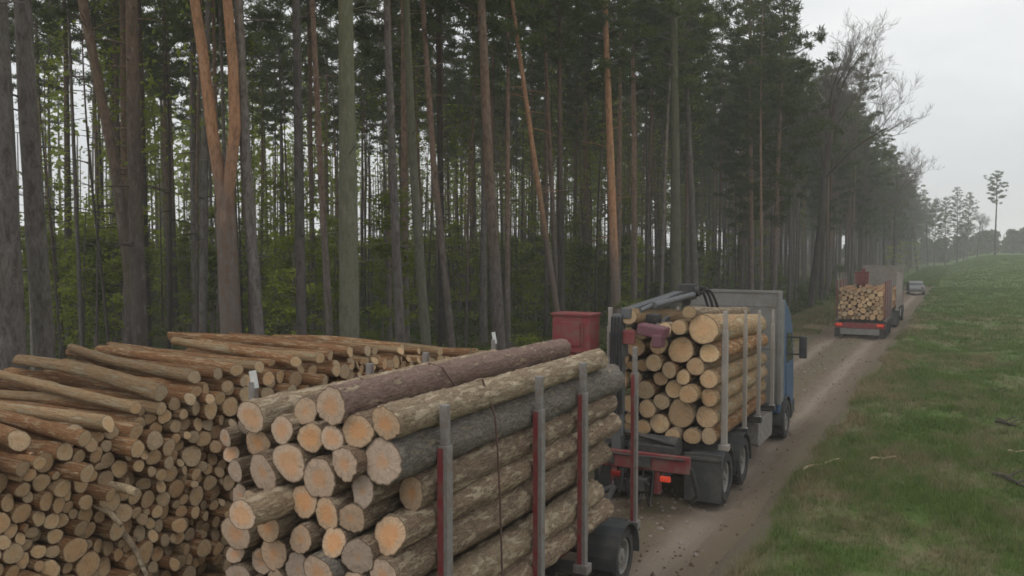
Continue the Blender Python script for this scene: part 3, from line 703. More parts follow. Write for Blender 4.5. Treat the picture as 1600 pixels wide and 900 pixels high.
    if cabin:
        cn = MB(); qx = .7 if crane_red else 0; cnz = -.22 if crane_red else 0; cn.box((-1.45 + qx, .2, 3.42), (.8, .5, .72)); cn.box((-1.48 + qx, .22, 3.0), (.5, .42, .12)); cn.box((-1.45 + qx, .2, 3.8), (.85, .56, .045)); cn.box((-1.45 + qx, -.06, 3.42), (.4, .03, .46)); cn.tube([(-1.2 + qx, -.08, 3.15), (-1.2 + qx, -.12, 3.4), (-1.2 + qx, -.08, 3.65)], .015, 6); cn.build('crane_cabin', M['red_dull' if crane_red else 'red_paint'], cr, bevel=.03, loc=(0, 0, cnz))
        pl = MB(); pl.box((-1.0, .5, 2.1), (.14, .2, 1.6)); pl.box((-1.2, .45, 1.55), (.5, .5, .06)); pl.build('cabin_mast', M['dark_metal'], cr, bevel=.01)
    if boom:
        hd = MB(); hd.box((-.02, .7, 3.48), (.56, .4, .22), ry=R(8)); hd.box((.12, .6, 3.3), (.2, .28, .26)); hd.build('slew_head', M['purple_paint'], cr, bevel=.03)
        pn = MB(); pn.box((-.44, .42, 3.36), (.3, .1, .28)); pn.build('crane_plate', M['red_paint'], cr, bevel=.02)
        Y1 = 4.4
        bo = MB(); bo.prism([(.5, 3.72), (Y1, 3.86), (Y1 + .1, 4.08), (Y1 - .3, 4.1), (.5, 3.92)], 'x', -.62, -.42); bo.tube([(-.36, .9, 3.85), (-.36, 2.8, 4.03)], .05, 8)
        bo.tube([(-.2, Y1 - .2, 4.02), (-.3, 1.6, 3.92)], .07, 8); bo.build('boom', M['boom_paint'], cr, bevel=.015)
        el = MB(); el.box((-.38, Y1, 4.08), (.34, .34, .36)); el.tube([(-.6, Y1, 4.1), (-.1, Y1, 4.1)], .13, 12); el.tube([(-.35, Y1 + .1, 4.0), (-.3, Y1 - .4, 3.86)], .1, 8); el.build('boom_elbow', M['dark_metal'], cr, bevel=.015)
        for k in range(3):
            ho = MB(); P = [(-.3 + .1 * k + .42 * s_, Y1 - .15 + .45 * s_ + .1 * k, 4.02 + (.34 - .06 * k) * math.sin(PI * s_) - .75 * s_ * s_) for s_ in np.linspace(0, 1, 12)]
            ho.tube(P, .032, 6); ho.build('hydraulic_hose', M['hose'], cr)
        for k in range(4):
            ho = MB(); P = [(-.75 + .07 * k, .36 - .05 * s_ * (1 - s_) * 4, 3.75 - 1.9 * s_) for s_ in np.linspace(0, 1, 9)]; ho.tube(P, .02, 6); ho.build('hydraulic_hose', M['hose'], cr)
        gr = MB()
        for s in (-1, 1): gr.prism([(1.1, 3.5), (1.5, 3.35), (1.75, 3.55), (1.6, 3.72), (1.3, 3.66)], 'x', s * .3 - .3 - .04, s * .3 - .3 + .04)
        gr.box((-.3, 1.35, 3.68), (.36, .4, .16)); gr.build('grapple', M['dark_metal'], cr, bevel=.01)
    return t
M['steel_stake'] = plain('steel_stake', (.36, .33, .30), .55, .25, .4, (.28, .2, .13))

# --- near trailer
TX, TW = -5.7, 2.5
trailer = timber_trailer('timber_trailer', TX, 6.75, 13.3, TW, [7.16, 9.3, 10.66, 12.75], .78, 3.57, [8.2, 9.6, 12.25], 'near timber trailer with grey and red stakes, loaded with thick logs')
def flush_axes(): pass
# cut ends as surveyed: px, py, half height in px, bark, end, near-end y, label
ENDS = [
 (391, 653, 24, 'bark_tan', 'end_grey', 6.35, 'grey cut log on top of the load beside the white tipped stake'),
 (522, 642, 29, 'bark_pink', 'end_grey', 6.4, 'long pinkish brown log on top of the near trailer load'),
 (478, 645, 21, 'bark_brown', 'end_orange', 6.65, 'thin log tucked just left of the pinkish top log'),
 (607, 664, 26, 'bark_tan', 'end_orange', 6.55, 'yellowish flaky log on top along the right hand stakes'),
 (444, 679, 22, 'bark_brown', 'end_grey', 6.4, 'pale pink log end below the topmost left pair'),
 (493, 684, 22, 'bark_brown', 'end_orange', 6.5, 'orange cut log directly under the thin top log'),
 (524, 694, 20, 'bark_brown', 'end_grey', 6.5, 'small log end under the long pinkish log'),
 (560, 688, 27, 'bark_brown', 'end_orange', 6.6, 'log with bark collar between pinkish log and dark grey log'),
 (409, 703, 21, 'bark_brown', 'end_orange', 6.6, 'brown log end against the left red stake, second layer'),
 (460, 729, 30, 'bark_brown', 'end_grey', 6.4, 'wide pinkish log end in the left middle of the load'),
 (422, 751, 29, 'bark_brown', 'end_grey', 6.35, 'wide log end with orange heart near the left red stake'),
 (511, 751, 33, 'bark_brown', 'end_grey', 6.45, 'large plain grey log end, left of a same sized twin'),
 (553, 745, 31, 'bark_brown', 'end_grey', 6.4, 'large grey log end with small orange spot, right twin'),
 (610, 729, 38, 'bark_grey', 'end_grey', 6.6, 'thickest log with dark grey furrowed bark under the yellowish log'),
 (654, 778, 28, 'bark_brown', 'end_orange', 6.9, 'orange hearted log jutting beneath the dark grey log'),
 (599, 786, 28, 'bark_brown', 'end_grey', 6.6, 'round log end below the thickest dark grey log'),
 (556, 800, 24, 'bark_brown', 'end_orange', 6.5, 'ring marked log end in the centre of the load'),
 (513, 810, 26, 'bark_brown', 'end_orange', 6.45, 'bright orange log end left of the centre one'),
 (467, 789, 26, 'bark_brown', 'end_orange', 6.55, 'set back reddish log end below the wide pinkish one'),
 (427, 811, 23, 'bark_tan', 'end_orange', 6.3, 'small bright orange log end beside the protruding pale log'),
 (384, 811, 26, 'bark_tan', 'end_grey', 5.95, 'pale log protruding past the left red stake'),
 (534, 848, 25, 'bark_brown', 'end_orange', 6.4, 'vivid orange log end low in the centre of the load'),
 (580, 849, 33, 'bark_brown', 'end_grey', 6.4, 'large log end with orange ring low in the load'),
 (648, 844, 33, 'bark_brown', 'end_orange', 6.75, 'large orange centred log against the rear right stake'),
 (469, 843, 22, 'bark_brown', 'end_orange', 6.35, 'orange log end low left with dark bark'),
 (429, 857, 24, 'bark_brown', 'end_orange', 6.5, 'brown log end low beside the left red stake'),
 (507, 876, 32, 'bark_grey', 'end_grey', 6.2, 'tall grey log end cut by the bottom edge of the photo'),
 (470, 889, 25, 'bark_brown', 'end_grey', 6.4, 'grey log end at the bottom edge, left of the tall one'),
 (430, 899, 22, 'bark_brown', 'end_orange', 6.5, 'log end at the bottom edge beside the left stake'),
 (560, 896, 27, 'bark_brown', 'end_grey', 6.45, 'log end at the bottom edge, right of the tall grey one'),
 (622, 900, 28, 'bark_brown', 'end_grey', 6.5, 'log end at the bottom edge under the large orange centred log'),
]
LOADS = []
for (px, py, hp, bk, en, y, lab) in ENDS:
    if px not in (384, 654): y = 6.45 + (y - 6.45) * .45
    x, _, z = at_y(px, py, y); r = hp / proj(x, y, z)[2]
    LOADS.append([x, z, r * 1.04, bk, en, y, lab])
# settle overlaps
for it in range(60):
    for i in range(len(LOADS)):
        for j in range(i):
            a, c = LOADS[i], LOADS[j]; dx, dz = a[0] - c[0], a[1] - c[1]; d = math.hypot(dx, dz) + 1e-6; o_ = a[2] + c[2] * 1.0 - .012 - d
            if o_ > 0:
                a[0] += dx / d * o_ * .25; a[1] += dz / d * o_ * .25; c[0] -= dx / d * o_ * .25; c[1] -= dz / d * o_ * .25
                if o_ > .03: a[2] *= .995; c[2] *= .995
    for a in LOADS:
        a[0] = max(min(a[0], TX + TW / 2 - .07 - a[2] * 1.02), (TX - TW / 2 + .07 + a[2]) if a[5] > 6.1 else -9)
zlow = .86
extra = []
rs = random.Random(5)
lowlab = 'log lying low in the near trailer load, hidden below the visible ends'
side_z = [min(a[1] - a[2] for a in LOADS if a[0] > -5.05)]
# right-hand column below the surveyed ends, seen lengthwise between the stakes
zc = side_z[0]
names = ['mossy tan log along the right stakes, third from the bottom of the side', 'split pale log along the right stakes, second from the bottom of the side', 'lowest visible log along the right stakes with a pale broken tip', 'bottom log on the bunk along the right stakes']
k = 0
while zc > zlow + .2 and k < 4:
    r = min([.2, .18, .19, .16][k], (zc - zlow) / 2); extra.append([TX + TW / 2 - .075 - r, zc - r + .01, r, ['bark_tan', 'bark_brown', 'bark_tan', 'bark_brown'][k], 'end_orange', 6.6, names[k]]); zc -= 2 * r; k += 1
for tr in range(16000):
    r = rs.uniform(.13, .2) if tr < 7000 else rs.uniform(.07, .13); x = rs.uniform(TX - TW / 2 + .08 + r, TX + TW / 2 - .1 - r); z = rs.uniform(zlow + r, 2.2 if tr < 7000 else 3.25)
    if all(math.hypot(x - a[0], z - a[1]) > (r + a[2]) * .985 for a in LOADS + extra): extra.append([x, z, r, 'bark_brown', 'end_grey', 6.62 + rs.uniform(-.1, .1), lowlab if tr < 7000 else 'thin log wedged in a gap between thicker log ends of the near trailer'])
# far half of the top left: log seen end on hides others; keep the crown of the load closed
FARY = {3: 11.8, 13: 12.45, 14: 12.25, 23: 12.4, 1: 11.75, 0: 11.6}
for i, (x, z, r, bk, en, y, lab) in enumerate(LOADS + extra):
    yf = FARY.get(i, 11.75 + rs.uniform(-.15, .35)); 
    if yf > 12.0 and x < -4.9: yf = 12.0
    me = log_mesh('trailer_log', yf - y, 500 + i, [M[bk], M[en]], taper=.9 if i != 13 else .97, bend=rs.uniform(.02, .1), seg=36, rings=90, rough=.055 if bk != 'bark_grey' else .045, knots=9, flake=.05)
    o = inst('trailer_log', me, None, (x, y, z)); o.scale = (r, 1, r); o.rotation_euler = (rs.gauss(0, .004), 0, rs.gauss(0, .004))
    tag(o, lab, 'log', 'logs on the near trailer')
# load strap over the logs
mb = MB(); ytop = 8.25; prof = []
for x in np.linspace(TX + TW / 2 - .02, TX - TW / 2 + .02, 60):
    zt = max([a[1] + math.sqrt(max(a[2] ** 2 - (x - a[0]) ** 2, 0)) for a in LOADS if abs(x - a[0]) < a[2]] + [1.2]); prof.append((x, zt))
pr = [p for p in prof if p[1] > 1.5]; hull = []
for p in pr:   # taut rope: keep the upper hull
    while len(hull) >= 2 and ((hull[-1][0] - hull[-2][0]) * (p[1] - hull[-2][1]) - (hull[-1][1] - hull[-2][1]) * (p[0] - hull[-2][0])) < 0 and False: hull.pop()
    hull.append(p)
xr = TX + TW / 2 + .03
pts = [(xr, ytop + .1, .85), (xr - .01, ytop + .06, 1.6), (xr - .015, ytop + .03, 2.3), (xr - .03, ytop, 2.9), (xr - .06, ytop, 3.25)] + [(x, ytop - .1 * i / len(hull), z + .02) for i, (x, z) in enumerate(hull) if x < xr - .2][::4]
pts += [(TX - TW / 2 - .04, ytop - .1, 2.6), (TX - TW / 2 - .04, ytop - .1, .85)]
mb.tube(pts, .011, 6); o = mb.build('load_strap', M['strap']); tag(o, 'dark red load strap pulled over the logs of the near trailer', 'strap')

# --- first truck
XC, WB = -5.3, 2.42
truck = timber_truck('timber_truck', XC, 15.6, WB, [17.08, 18.9, 20.35, 22.0], 1.12, 3.86, 23.0, 3.95, [17.2, 18.75, 23.95], 'blue_paint', 'blue cabbed timber truck with tall grey headboard, red crane cabin and log load')
T1 = [(1097, 515, 23), (1063, 547, 20), (1105, 551, 15), (1063, 511, 12), (1040, 515, 12), (1028, 539, 14), (1025, 567, 13), (1046, 578, 12.5), (1085, 575, 14), (1031, 592, 11), (1069, 591, 11.5), (1108, 592, 14), (1051, 611, 14), (1081, 613, 14.5), (1110, 624, 14), (1037, 627, 12), (1014, 638, 13.5), (1062, 647, 22), (1101, 651, 17), (1028, 662, 15), (1006, 667, 12), (1054, 678, 12.5), (1081, 682, 13), (1106, 682, 13), (1079, 489, 10)]
ly = 16.75; L1 = []
for (px, py, hp) in T1:
    x, _, z = at_y(px, py, ly); L1.append([x, z, hp / proj(x, ly, z)[2] * 1.03])
for it in range(50):
    for i in range(len(L1)):
        for j in range(i):
            a, c = L1[i], L1[j]; dx, dz = a[0] - c[0], a[1] - c[1]; d = math.hypot(dx, dz) + 1e-6; o_ = a[2] + c[2] - .006 - d
            if o_ > 0: a[0] += dx / d * o_ * .3; a[1] += dz / d * o_ * .3; c[0] -= dx / d * o_ * .3; c[1] -= dz / d * o_ * .3
    for a in L1: a[0] = min(a[0], XC + WB / 2 - .06 - a[2]); a[1] = max(a[1], 1.19 + a[2])
n_exp = len(L1)
rs = random.Random(9)
for tr in range(9000):
    r = rs.uniform(.12, .22) if tr < 5000 else rs.uniform(.09, .14); x = rs.uniform(XC - WB / 2 + .07 + r, XC + WB / 2 - .07 - r); z = rs.uniform(1.2 + r, 3.5 - r)
    if all(math.hypot(x - a[0], z - a[1]) > (r + a[2]) * .985 for a in L1): L1.append([x, z, r])
t1_mesh = [log_mesh('truck_log', 5.05, 700 + k, [M[['bark_pile', 'bark_tan', 'bark_brown', 'bark_pale'][k % 4]], M[['end_pile', 'end_fresh'][k % 2]]], .84, .12, 20, 14, .04, 4) for k in range(8)]
order = sorted(range(len(L1)), key=lambda i: -L1[i][1]); rowof = {}
rows = {}
for i in range(len(L1)): rows.setdefault(int((3.95 - L1[i][1]) / .3), []).append(i)
t1lab = {}
rk = sorted(rows)
for n_, key in enumerate(rk):
    for m_, i in enumerate(sorted(rows[key], key=lambda i: -L1[i][0])):
        sz = 'thick' if L1[i][2] > .21 else ('thin' if L1[i][2] < .14 else 'medium')
        t1lab[i] = f"{sz} log on the blue truck, {ORD[m_]} from the right stake, {ORD[n_]} row from the top"
for i, (x, z, r) in enumerate(L1):
    rs2 = random.Random(i + 50); o = inst('truck_log', t1_mesh[rs2.randrange(8)]); y = ly + rs2.gauss(0, .07)
    if i >= n_exp: y += .12
    o.matrix_world = Matrix.Translation((x, y, z)) @ Matrix.Rotation(-.062 * (z - 1.25) / 2.6, 4, 'X') @ Matrix.Rotation(rs2.uniform(0, 6.28), 4, 'Y') @ Matrix.Diagonal((r, 1, r, 1)); tag(o, t1lab[i], 'log', 'logs on the blue truck')
# the log riding high on the left by the crane
x, y, z = at_y(981, 492, 16.15); me = log_mesh('truck_log', 4.6, 771, [M['bark_pale'], M['end_fresh']], .85, .1, 20, 14, .04, 3)
o = inst('truck_log', me, None, (x, y, z - .02)); o.scale = (.17, 1, .17); o.rotation_euler = (-.075, 0, 0); tag(o, 'pale log riding highest on the blue truck beside the crane head', 'log', 'logs on the blue truck')

# --- second rig far down the track
X2, W2 = -4.92, 2.55
tr2 = timber_trailer('timber_trailer', X2, 52.0, 57.6, W2, [52.7, 54.2, 55.6, 56.9], 1.02, 3.65, [53.4, 54.8, 56.7], 'distant timber trailer with red tail beam and low log load', far=True)
tk2 = timber_truck('timber_truck', X2 + .1, 59.6, W2, [61.0, 62.6, 64.2, 65.6], 1.12, 3.6, 66.4, 3.85, [61.2, 62.7, 67.3], 'red_dull', 'distant timber truck with red crane and grey headboard ahead of its trailer', crane_red=True, cabin=True, boom=False)
for (xa, xb, ya, L, zb, zt, seed, nm, lb, grp) in ((X2 - W2 / 2 + .07, X2 + W2 / 2 - .07, 52.3, 4.2, 1.06, 2.85, 21, 'trailer_log', 'far trailer', 'logs on the distant trailer'), (X2 + .1 - W2 / 2 + .07, X2 + .1 + W2 / 2 - .07, 60.7, 5.2, 1.2, 2.6, 22, 'truck_log', 'far truck', 'logs on the distant truck')):
    P2 = drop_pack(xa, xb, zb, lambda x: zt + .1 * math.sin(x * 5), lambda r: float(np.clip(r.normal(.125, .03), .08, .19)), seed, 120)
    ms = [log_mesh(nm, L, 800 + seed + k, [M['bark_pile'], M['end_fresh' if k else 'end_pile']], .85, .1, 12, 6, .04, 1) for k in range(3)]
    rows = {}
    for i, c in enumerate(P2): rows.setdefault(int((zt + .3 - c[1]) / .24), []).append(i)
    for n_, key in enumerate(sorted(rows)):
        for m_, i in enumerate(sorted(rows[key], key=lambda i: P2[i][0])):
            x, z, r = P2[i]; rs2 = random.Random(i); o = inst(nm, ms[i % 3])
            o.matrix_world = Matrix.Translation((x, ya + rs2.gauss(0, .06), z)) @ Matrix.Rotation(rs2.uniform(0, 6.28), 4, 'Y') @ Matrix.Diagonal((r, 1, r, 1))
            tag(o, f"small log end, {ORD[m_]} from the left in {ORD[n_]} row down of the {lb} load", 'log', grp)

# --- small silver car beyond
def car(x, y):
    t = empty('parked_car', (x, y, float(ground_z(x, y)) + .08)); tag(t, 'small silver car on the track far beyond the trucks', 'car')
    b = MB(); b.prism([(0, .35), (4.1, .32), (4.2, .7), (3.9, .92), (3.0, 1.0), (.1, 1.02), (-.05, .7)], 'x', -.86, .86); b.build('body', M['silver'], t, bevel=.05)
    c = MB(); c.prism([(.15, 1.02), (3.0, 1.0), (2.35, 1.48), (.6, 1.52)], 'x', -.72, .72); c.build('cabin', M['silver'], t, bevel=.05)
    w_ = MB(); w_.add([(-.62, .2, 1.08), (.62, .2, 1.08), (.56, .53, 1.44), (-.56, .53, 1.44)], [(3, 2, 1, 0)]); w_.build('rear_window', M['glass'], t)
    for s in (-1, 1):
        sw = MB(); sw.prism([(.55, 1.06), (2.7, 1.05), (2.25, 1.4), (.75, 1.44)], 'x', s * .72, s * .735); sw.build('side_window', M['glass'], t)
        l = MB(); l.box((s * .7, -.06, .82), (.2, .05, .14)); l.build('tail_light', M['lamp'], t)
        for yy in (.8, 3.3): wheel(t, s * .78, yy, .3, .3, .2, s)
car(-4.25, 104)

# ------------------------------------------------------------------ trees
def trunk_mb(pts, radii, seed, seg=10, stubs=(5, 12), nst=5):
    r = np.random.default_rng(seed); pts = np.array(pts, float); b = MB(); n = len(pts)
    rough = 1 + r.normal(0, .035, (n, seg)); b.tube(pts, radii, seg, 0, False, True, rough)
    for k in range(nst):
        z = r.uniform(*stubs); c = np.array([np.interp(z, pts[:, 2], pts[:, i]) for i in range(3)]); a = r.uniform(0, 6.3); L = r.uniform(.3, 1.5)
        d = np.array([math.cos(a), math.sin(a), r.uniform(-.25, .3)]) * L
        b.tube([c, c + d * .5 + [0, 0, .03], c + d], [.022, .015, .006], 4, 0, False)
    return b
def pine_crown(seed, z0, z1, spread=2.6, limbs=42, card=.2, dens=1.0, axis=None):
    r = np.random.default_rng(seed); b = MB(); C, U, W = [], [], []
    for k in range(limbs):
        t = (k + r.uniform(0, 1)) / limbs; z = z0 + (z1 - z0) * t
        prof = (.35 + .65 * min(1, t / .35)) * (1 - max(0, (t - .55) / .45) ** 1.4 * .85)
        L = spread * prof * r.uniform(.5, 1.15); a = k * 2.4 + r.uniform(-.6, .6); up = r.uniform(-.1, .45) + .3 * t
        ax = np.zeros(3) if axis is None else np.array([np.interp(z, axis[:, 2], axis[:, i]) for i in range(2)] + [0.])
        d = np.array([math.cos(a), math.sin(a), up]); p0 = np.array([0, 0, z]) + ax
        b.tube([p0, p0 + d * L * .5 + [0, 0, -.04 * L], p0 + d * L], [.035, .025, .008], 4, 1, False)
        nc = max(2, int(L * 2.4 * dens))
        for c in range(nc):
            f = r.uniform(.3, 1.08); cc = p0 + d * L * f + r.normal(0, .16, 3) * [1, 1, .6]
            m_ = int(r.integers(32, 50)); off = r.normal(0, 1, (m_, 3)); off /= np.linalg.norm(off, axis=1)[:, None]
            rad = r.uniform(.28, .5); pts = cc + off * rad * (r.uniform(.2, 1, (m_, 1))) * [1, 1, .6]
            u = off + r.normal(0, .5, (m_, 3)) + [0, 0, .3]; u /= np.linalg.norm(u, axis=1)[:, None]
            w_ = np.cross(u, r.normal(0, 1, (m_, 3))); w_ /= np.linalg.norm(w_, axis=1)[:, None] + 1e-6
            s = r.uniform(.6, 1.3, (m_, 1)) * card; C.append(pts); U.append(u * s * .8); W.append(w_ * s * .17)
    b.quads(np.concatenate(C), np.concatenate(U), np.concatenate(W), 0)
    return b
def straight(h, r, lean=0, n=16, seed=0):
    q = np.random.default_rng(seed); t = np.linspace(0, 1, n); a = q.uniform(0, 6.3); ph = q.uniform(0, 6.3)
    wob = .12 * np.sin(t * 5 + ph) * t; d = lean * t * h
    pts = np.stack([np.cos(a) * d + wob, np.sin(a) * d - wob * .6, t * h - .15], -1)
    rad = r * (1 - .78 * t ** 1.15) * (1 + .35 * np.exp(-t * h / .4)); return pts, rad
PINE = []
for k in range(9):
    h = random.uniform(21, 25.5); r = [.11, .13, .15, .17, .12, .14, .18, .10, .16][k]
    pts, rad = straight(h, r, random.uniform(0, .035), seed=k)
    tm = trunk_mb(pts, rad, 40 + k, 8, (3, 12), 7).mesh('trunk', M[['tree_pine', 'tree_grey', 'tree_pine', 'tree_dark', 'tree_grey', 'tree_pine', 'tree_dark', 'tree_grey', 'tree_pine'][k]])
    lo = h * random.uniform(.54, .66)
    cm = pine_crown(60 + k, lo, h, random.uniform(2.3, 3.1), 44, .2, 1.05, pts).mesh('crown', [M['needles'], M['twig']])
    PINE.append((tm, cm, r, ['brown', 'grey', 'brown', 'dark', 'grey', 'brown', 'dark', 'grey', 'brown'][k]))
EDGE = []
for k in range(4):
    h = random.uniform(20, 25); pts, rad = straight(h, .2, .02, seed=90 + k)
    tm = trunk_mb(pts, rad, 140 + k, 8, (3, 8), 4).mesh('trunk', M[['tree_pine', 'tree_dark', 'tree_grey', 'tree_pine'][k]])
    cm = pine_crown(160 + k, h * .3, h, 3.1, 80, .21, 1.1, pts).mesh('crown', [M['needles'], M['twig']]); EDGE.append((tm, cm))
def bare_mesh(seed, h, r0, leafy=0):
    r = np.random.default_rng(seed); b = MB(); tw = MB()
    def grow(p, d, L, rad, lvl):
        n = 5; pts = [p]; dd = d.copy()
        for _ in range(n):
            dd = dd + r.normal(0, .035 if lvl == 0 else .15, 3) + [0, 0, .03]; dd /= np.linalg.norm(dd); pts.append(pts[-1] + dd * L / n)
        (b if lvl < 2 else tw).tube(pts, np.linspace(rad, rad * .55, n + 1), 7 if lvl == 0 else (5 if lvl < 2 else 3), 0, False)
        if lvl >= 5: return
        kids = {0: 8, 1: 6, 2: 5, 3: 5, 4: 4}[lvl]
        for k in range(kids):
            f = r.uniform(.62 if lvl == 0 else .3, 1); i = int(f * n); q_ = np.array(pts[min(i, n)])
            side = r.normal(0, 1, 3); side -= dd * side.dot(dd); side /= np.linalg.norm(side) + 1e-6
            nd = dd * r.uniform(.7, 1.1) + side * r.uniform(.45, .85) + [0, 0, .28]; nd /= np.linalg.norm(nd)
            grow(q_, nd, L * r.uniform(.42, .62) * (.6 if lvl == 0 else 1), max(rad * (.36 if lvl == 0 else .5) * (1.1 - .4 * f), .008), lvl + 1)
    grow(np.array([0, 0, -.1]), np.array([.02, 0, 1.]), h * .62, r0, 0)
    return b.mesh('trunk', M['tree_dark']), tw.mesh('crown', M['twig'])
BARE = [bare_mesh(3, 23, .24), bare_mesh(8, 19, .18), bare_mesh(12, 21, .2)]
def sapling_mesh(seed, h, spread, n, base=.15, card=.085):
    r = np.random.default_rng(seed); b = MB(); C, U, W = [], [], []; st = MB()
    pts, rad = straight(h, .035 + h * .004, .04, 8, seed); st.tube(pts, rad, 5, 0, False)
    nb = int(h * 6)
    for k in range(nb):
        t = r.uniform(base, 1); z = h * t; a = r.uniform(0, 6.3); L = spread * (1 - t * .65) * r.uniform(.4, 1.1); p0 = np.array([np.interp(z, pts[:, 2], pts[:, 0]), np.interp(z, pts[:, 2], pts[:, 1]), z])
        d = np.array([math.cos(a), math.sin(a), r.uniform(0, .5)]); st.tube([p0, p0 + d * L], [.012, .004], 3, 0, False)
        m_ = max(4, int(n / nb)); f = r.uniform(.2, 1.05, (m_, 1)); C.append(p0 + d * L * f + r.normal(0, .16, (m_, 3)) * [1, 1, .5])
        u = r.normal(0, 1, (m_, 3)) * [1, 1, .45]; u /= np.linalg.norm(u, axis=1)[:, None]; w_ = np.cross(u, r.normal(0, .35, (m_, 3)) + [0, 0, 1]); w_ /= np.linalg.norm(w_, axis=1)[:, None] + 1e-6
        s = r.uniform(.6, 1.3, (m_, 1)) * card; U.append(u * s); W.append(w_ * s * .62)
    b.quads(np.concatenate(C), np.concatenate(U), np.concatenate(W), 0)
    return st, b
def sap(seed, h, spread, n, mat, base=.15, card=.085):
    st, b = sapling_mesh(seed, h, spread, n, base, card); return st.mesh('stem', M['twig']), b.mesh('foliage', M[mat])
SAP = [sap(1, 5.6, 1.6, 1700, 'beech_leaf', .15), sap(2, 4.4, 1.5, 1500, 'beech_leaf', .1), sap(3, 6.6, 1.7, 1900, 'beech_leaf', .15), sap(4, 4.2, 1.3, 1200, 'bush_leaf', .1)]
BUSH = [sap(11, 1.6, .9, 900, 'bush_leaf', .05, .07), sap(12, 2.3, 1.0, 1100, 'bush_leaf', .05, .08), sap(13, 1.2, .9, 800, 'beech_leaf', .05, .06)]

SITES = []     # (x, y, px, kind)
# surveyed trunks at the wood's edge: label, px at rows (0, 250, 500), lateral x, trunk radius, bark
NEAR = [
 ('a grey trunk cut by the left edge of the photo', (-8, 6, 18), -14.1, .2, 'tree_grey'),
 ('grey trunk leaning left, second from the left edge of the photo', (35, 48, 66), -14.4, .165, 'tree_grey'),
 ('dark brown crooked trunk curving up to the left', (128, 178, 212), -17.5, .13, 'tree_dark'),
 ('dark upright trunk crossing the crooked dark brown one', (205, 210, 218), -15.5, .15, 'tree_dark'),
 ('slim grey trunk leaning close behind the forked pine', (372, 384, 402), -15.2, .14, 'tree_grey'),
 ('upright grey trunk between forked pine and thick mossy trunk', (463, 467, 471), -14.6, .125, 'tree_grey'),
 ('slim brown trunk just left of the thick mossy trunk', (488, 500, 514), -16.5, .10, 'tree_pine'),
 ('thick pale green mossy trunk standing straight behind the pile', (540, 543, 546), -14.0, .245, 'tree_green'),
 ('grey brown trunk first to the right of the thick mossy trunk', (604, 613, 624), -15.2, .14, 'tree_grey'),
 ('greenish grey trunk second to the right of the thick mossy trunk', (634, 645, 663), -15.6, .155, 'tree_green'),
 ('slender reddish trunk bending right above the pile end', (660, 677, 702), -16.2, .12, 'tree_pine'),
 ('stout brown trunk standing over the right end of the pile', (752, 763, 778), -14.5, .2, 'tree_pine'),
 ('thin leaning orange brown trunk slanting down to the right', (800, 835, 872), -14.0, .11, 'tree_orange'),
 ('thin reddish trunk beside the leaning orange brown one', (848, 860, 872), -15.8, .11, 'tree_pine'),
 ('straight bright orange pine trunk left of the blue truck', (945, 954, 963), -13.6, .2, 'tree_orange'),
 ('thick grey green trunk rising behind the crane of the blue truck', (1053, 1055, 1056), -12.8, .27, 'tree_green'),
 ('grey trunk right beside the thick grey green trunk', (1068, 1078, 1088), -13.4, .19, 'tree_grey'),
 ('slim reddish trunk above the grey headboard', (1171, 1173, 1175), -12.8, .15, 'tree_pine'),
]
def near_tree(lab, pxs, X, r, bark, idx):
    x0, y0, _ = at_x(pxs[1], 388, X); D = ray(pxs[1], 388)[3] * (X / ray(pxs[1], 388)[0])
    base = np.array([*at_d(pxs[2], 500, D)[:2], 0]); gz = float(ground_z(base[0], base[1]))
    P = [np.array(at_d(np.interp(v, [0, 250, 500], pxs), v, D)) for v in (500, 375, 250, 125, 0)]
    P = [p for p in P if p[2] > gz + .3]
    sl = (P[-1] - P[-2]) / (P[-1][2] - P[-2][2]); 
    s0 = (P[1] - P[0]) / (P[1][2] - P[0][2]); foot = P[0] + s0 * (gz - .2 - P[0][2])
    H = 23 + 2 * math.sin(idx * 3.1); P = [foot] + P
    topz = max(H, P[-1][2] + 3); s1 = sl * .6; s1[2] = 1
    while P[-1][2] < topz - 2: P.append(P[-1] + s1 * 2.2)
    P = np.array(P); zz = np.linspace(P[0][2], P[-1][2], 26); pts = np.stack([np.interp(zz, P[:, 2], P[:, 0]), np.interp(zz, P[:, 2], P[:, 1]), zz], -1)
    org = np.array([foot[0], foot[1], gz]); pts -= org
    t = np.linspace(0, 1, 26); rad = r * (1.12 - .82 * t ** 1.2) * (1 + .35 * np.exp(-t * topz / .5))
    e = empty('pine_tree' if bark != 'tree_green' else 'beech_tree', org); tag(e, lab, 'tree', 'trees at the edge of the wood')
    trunk_mb(pts, rad, 900 + idx, 18, (4.5, 14), 12).build('trunk', M[bark], e)
    pine_crown(950 + idx, topz * .56, topz, 2.7, 42, .2, 1.0, pts).build('crown', [M['needles'], M['twig']], e)
    SITES.append((org[0], org[1])); return org
for i, a in enumerate(NEAR): near_tree(*a, i)
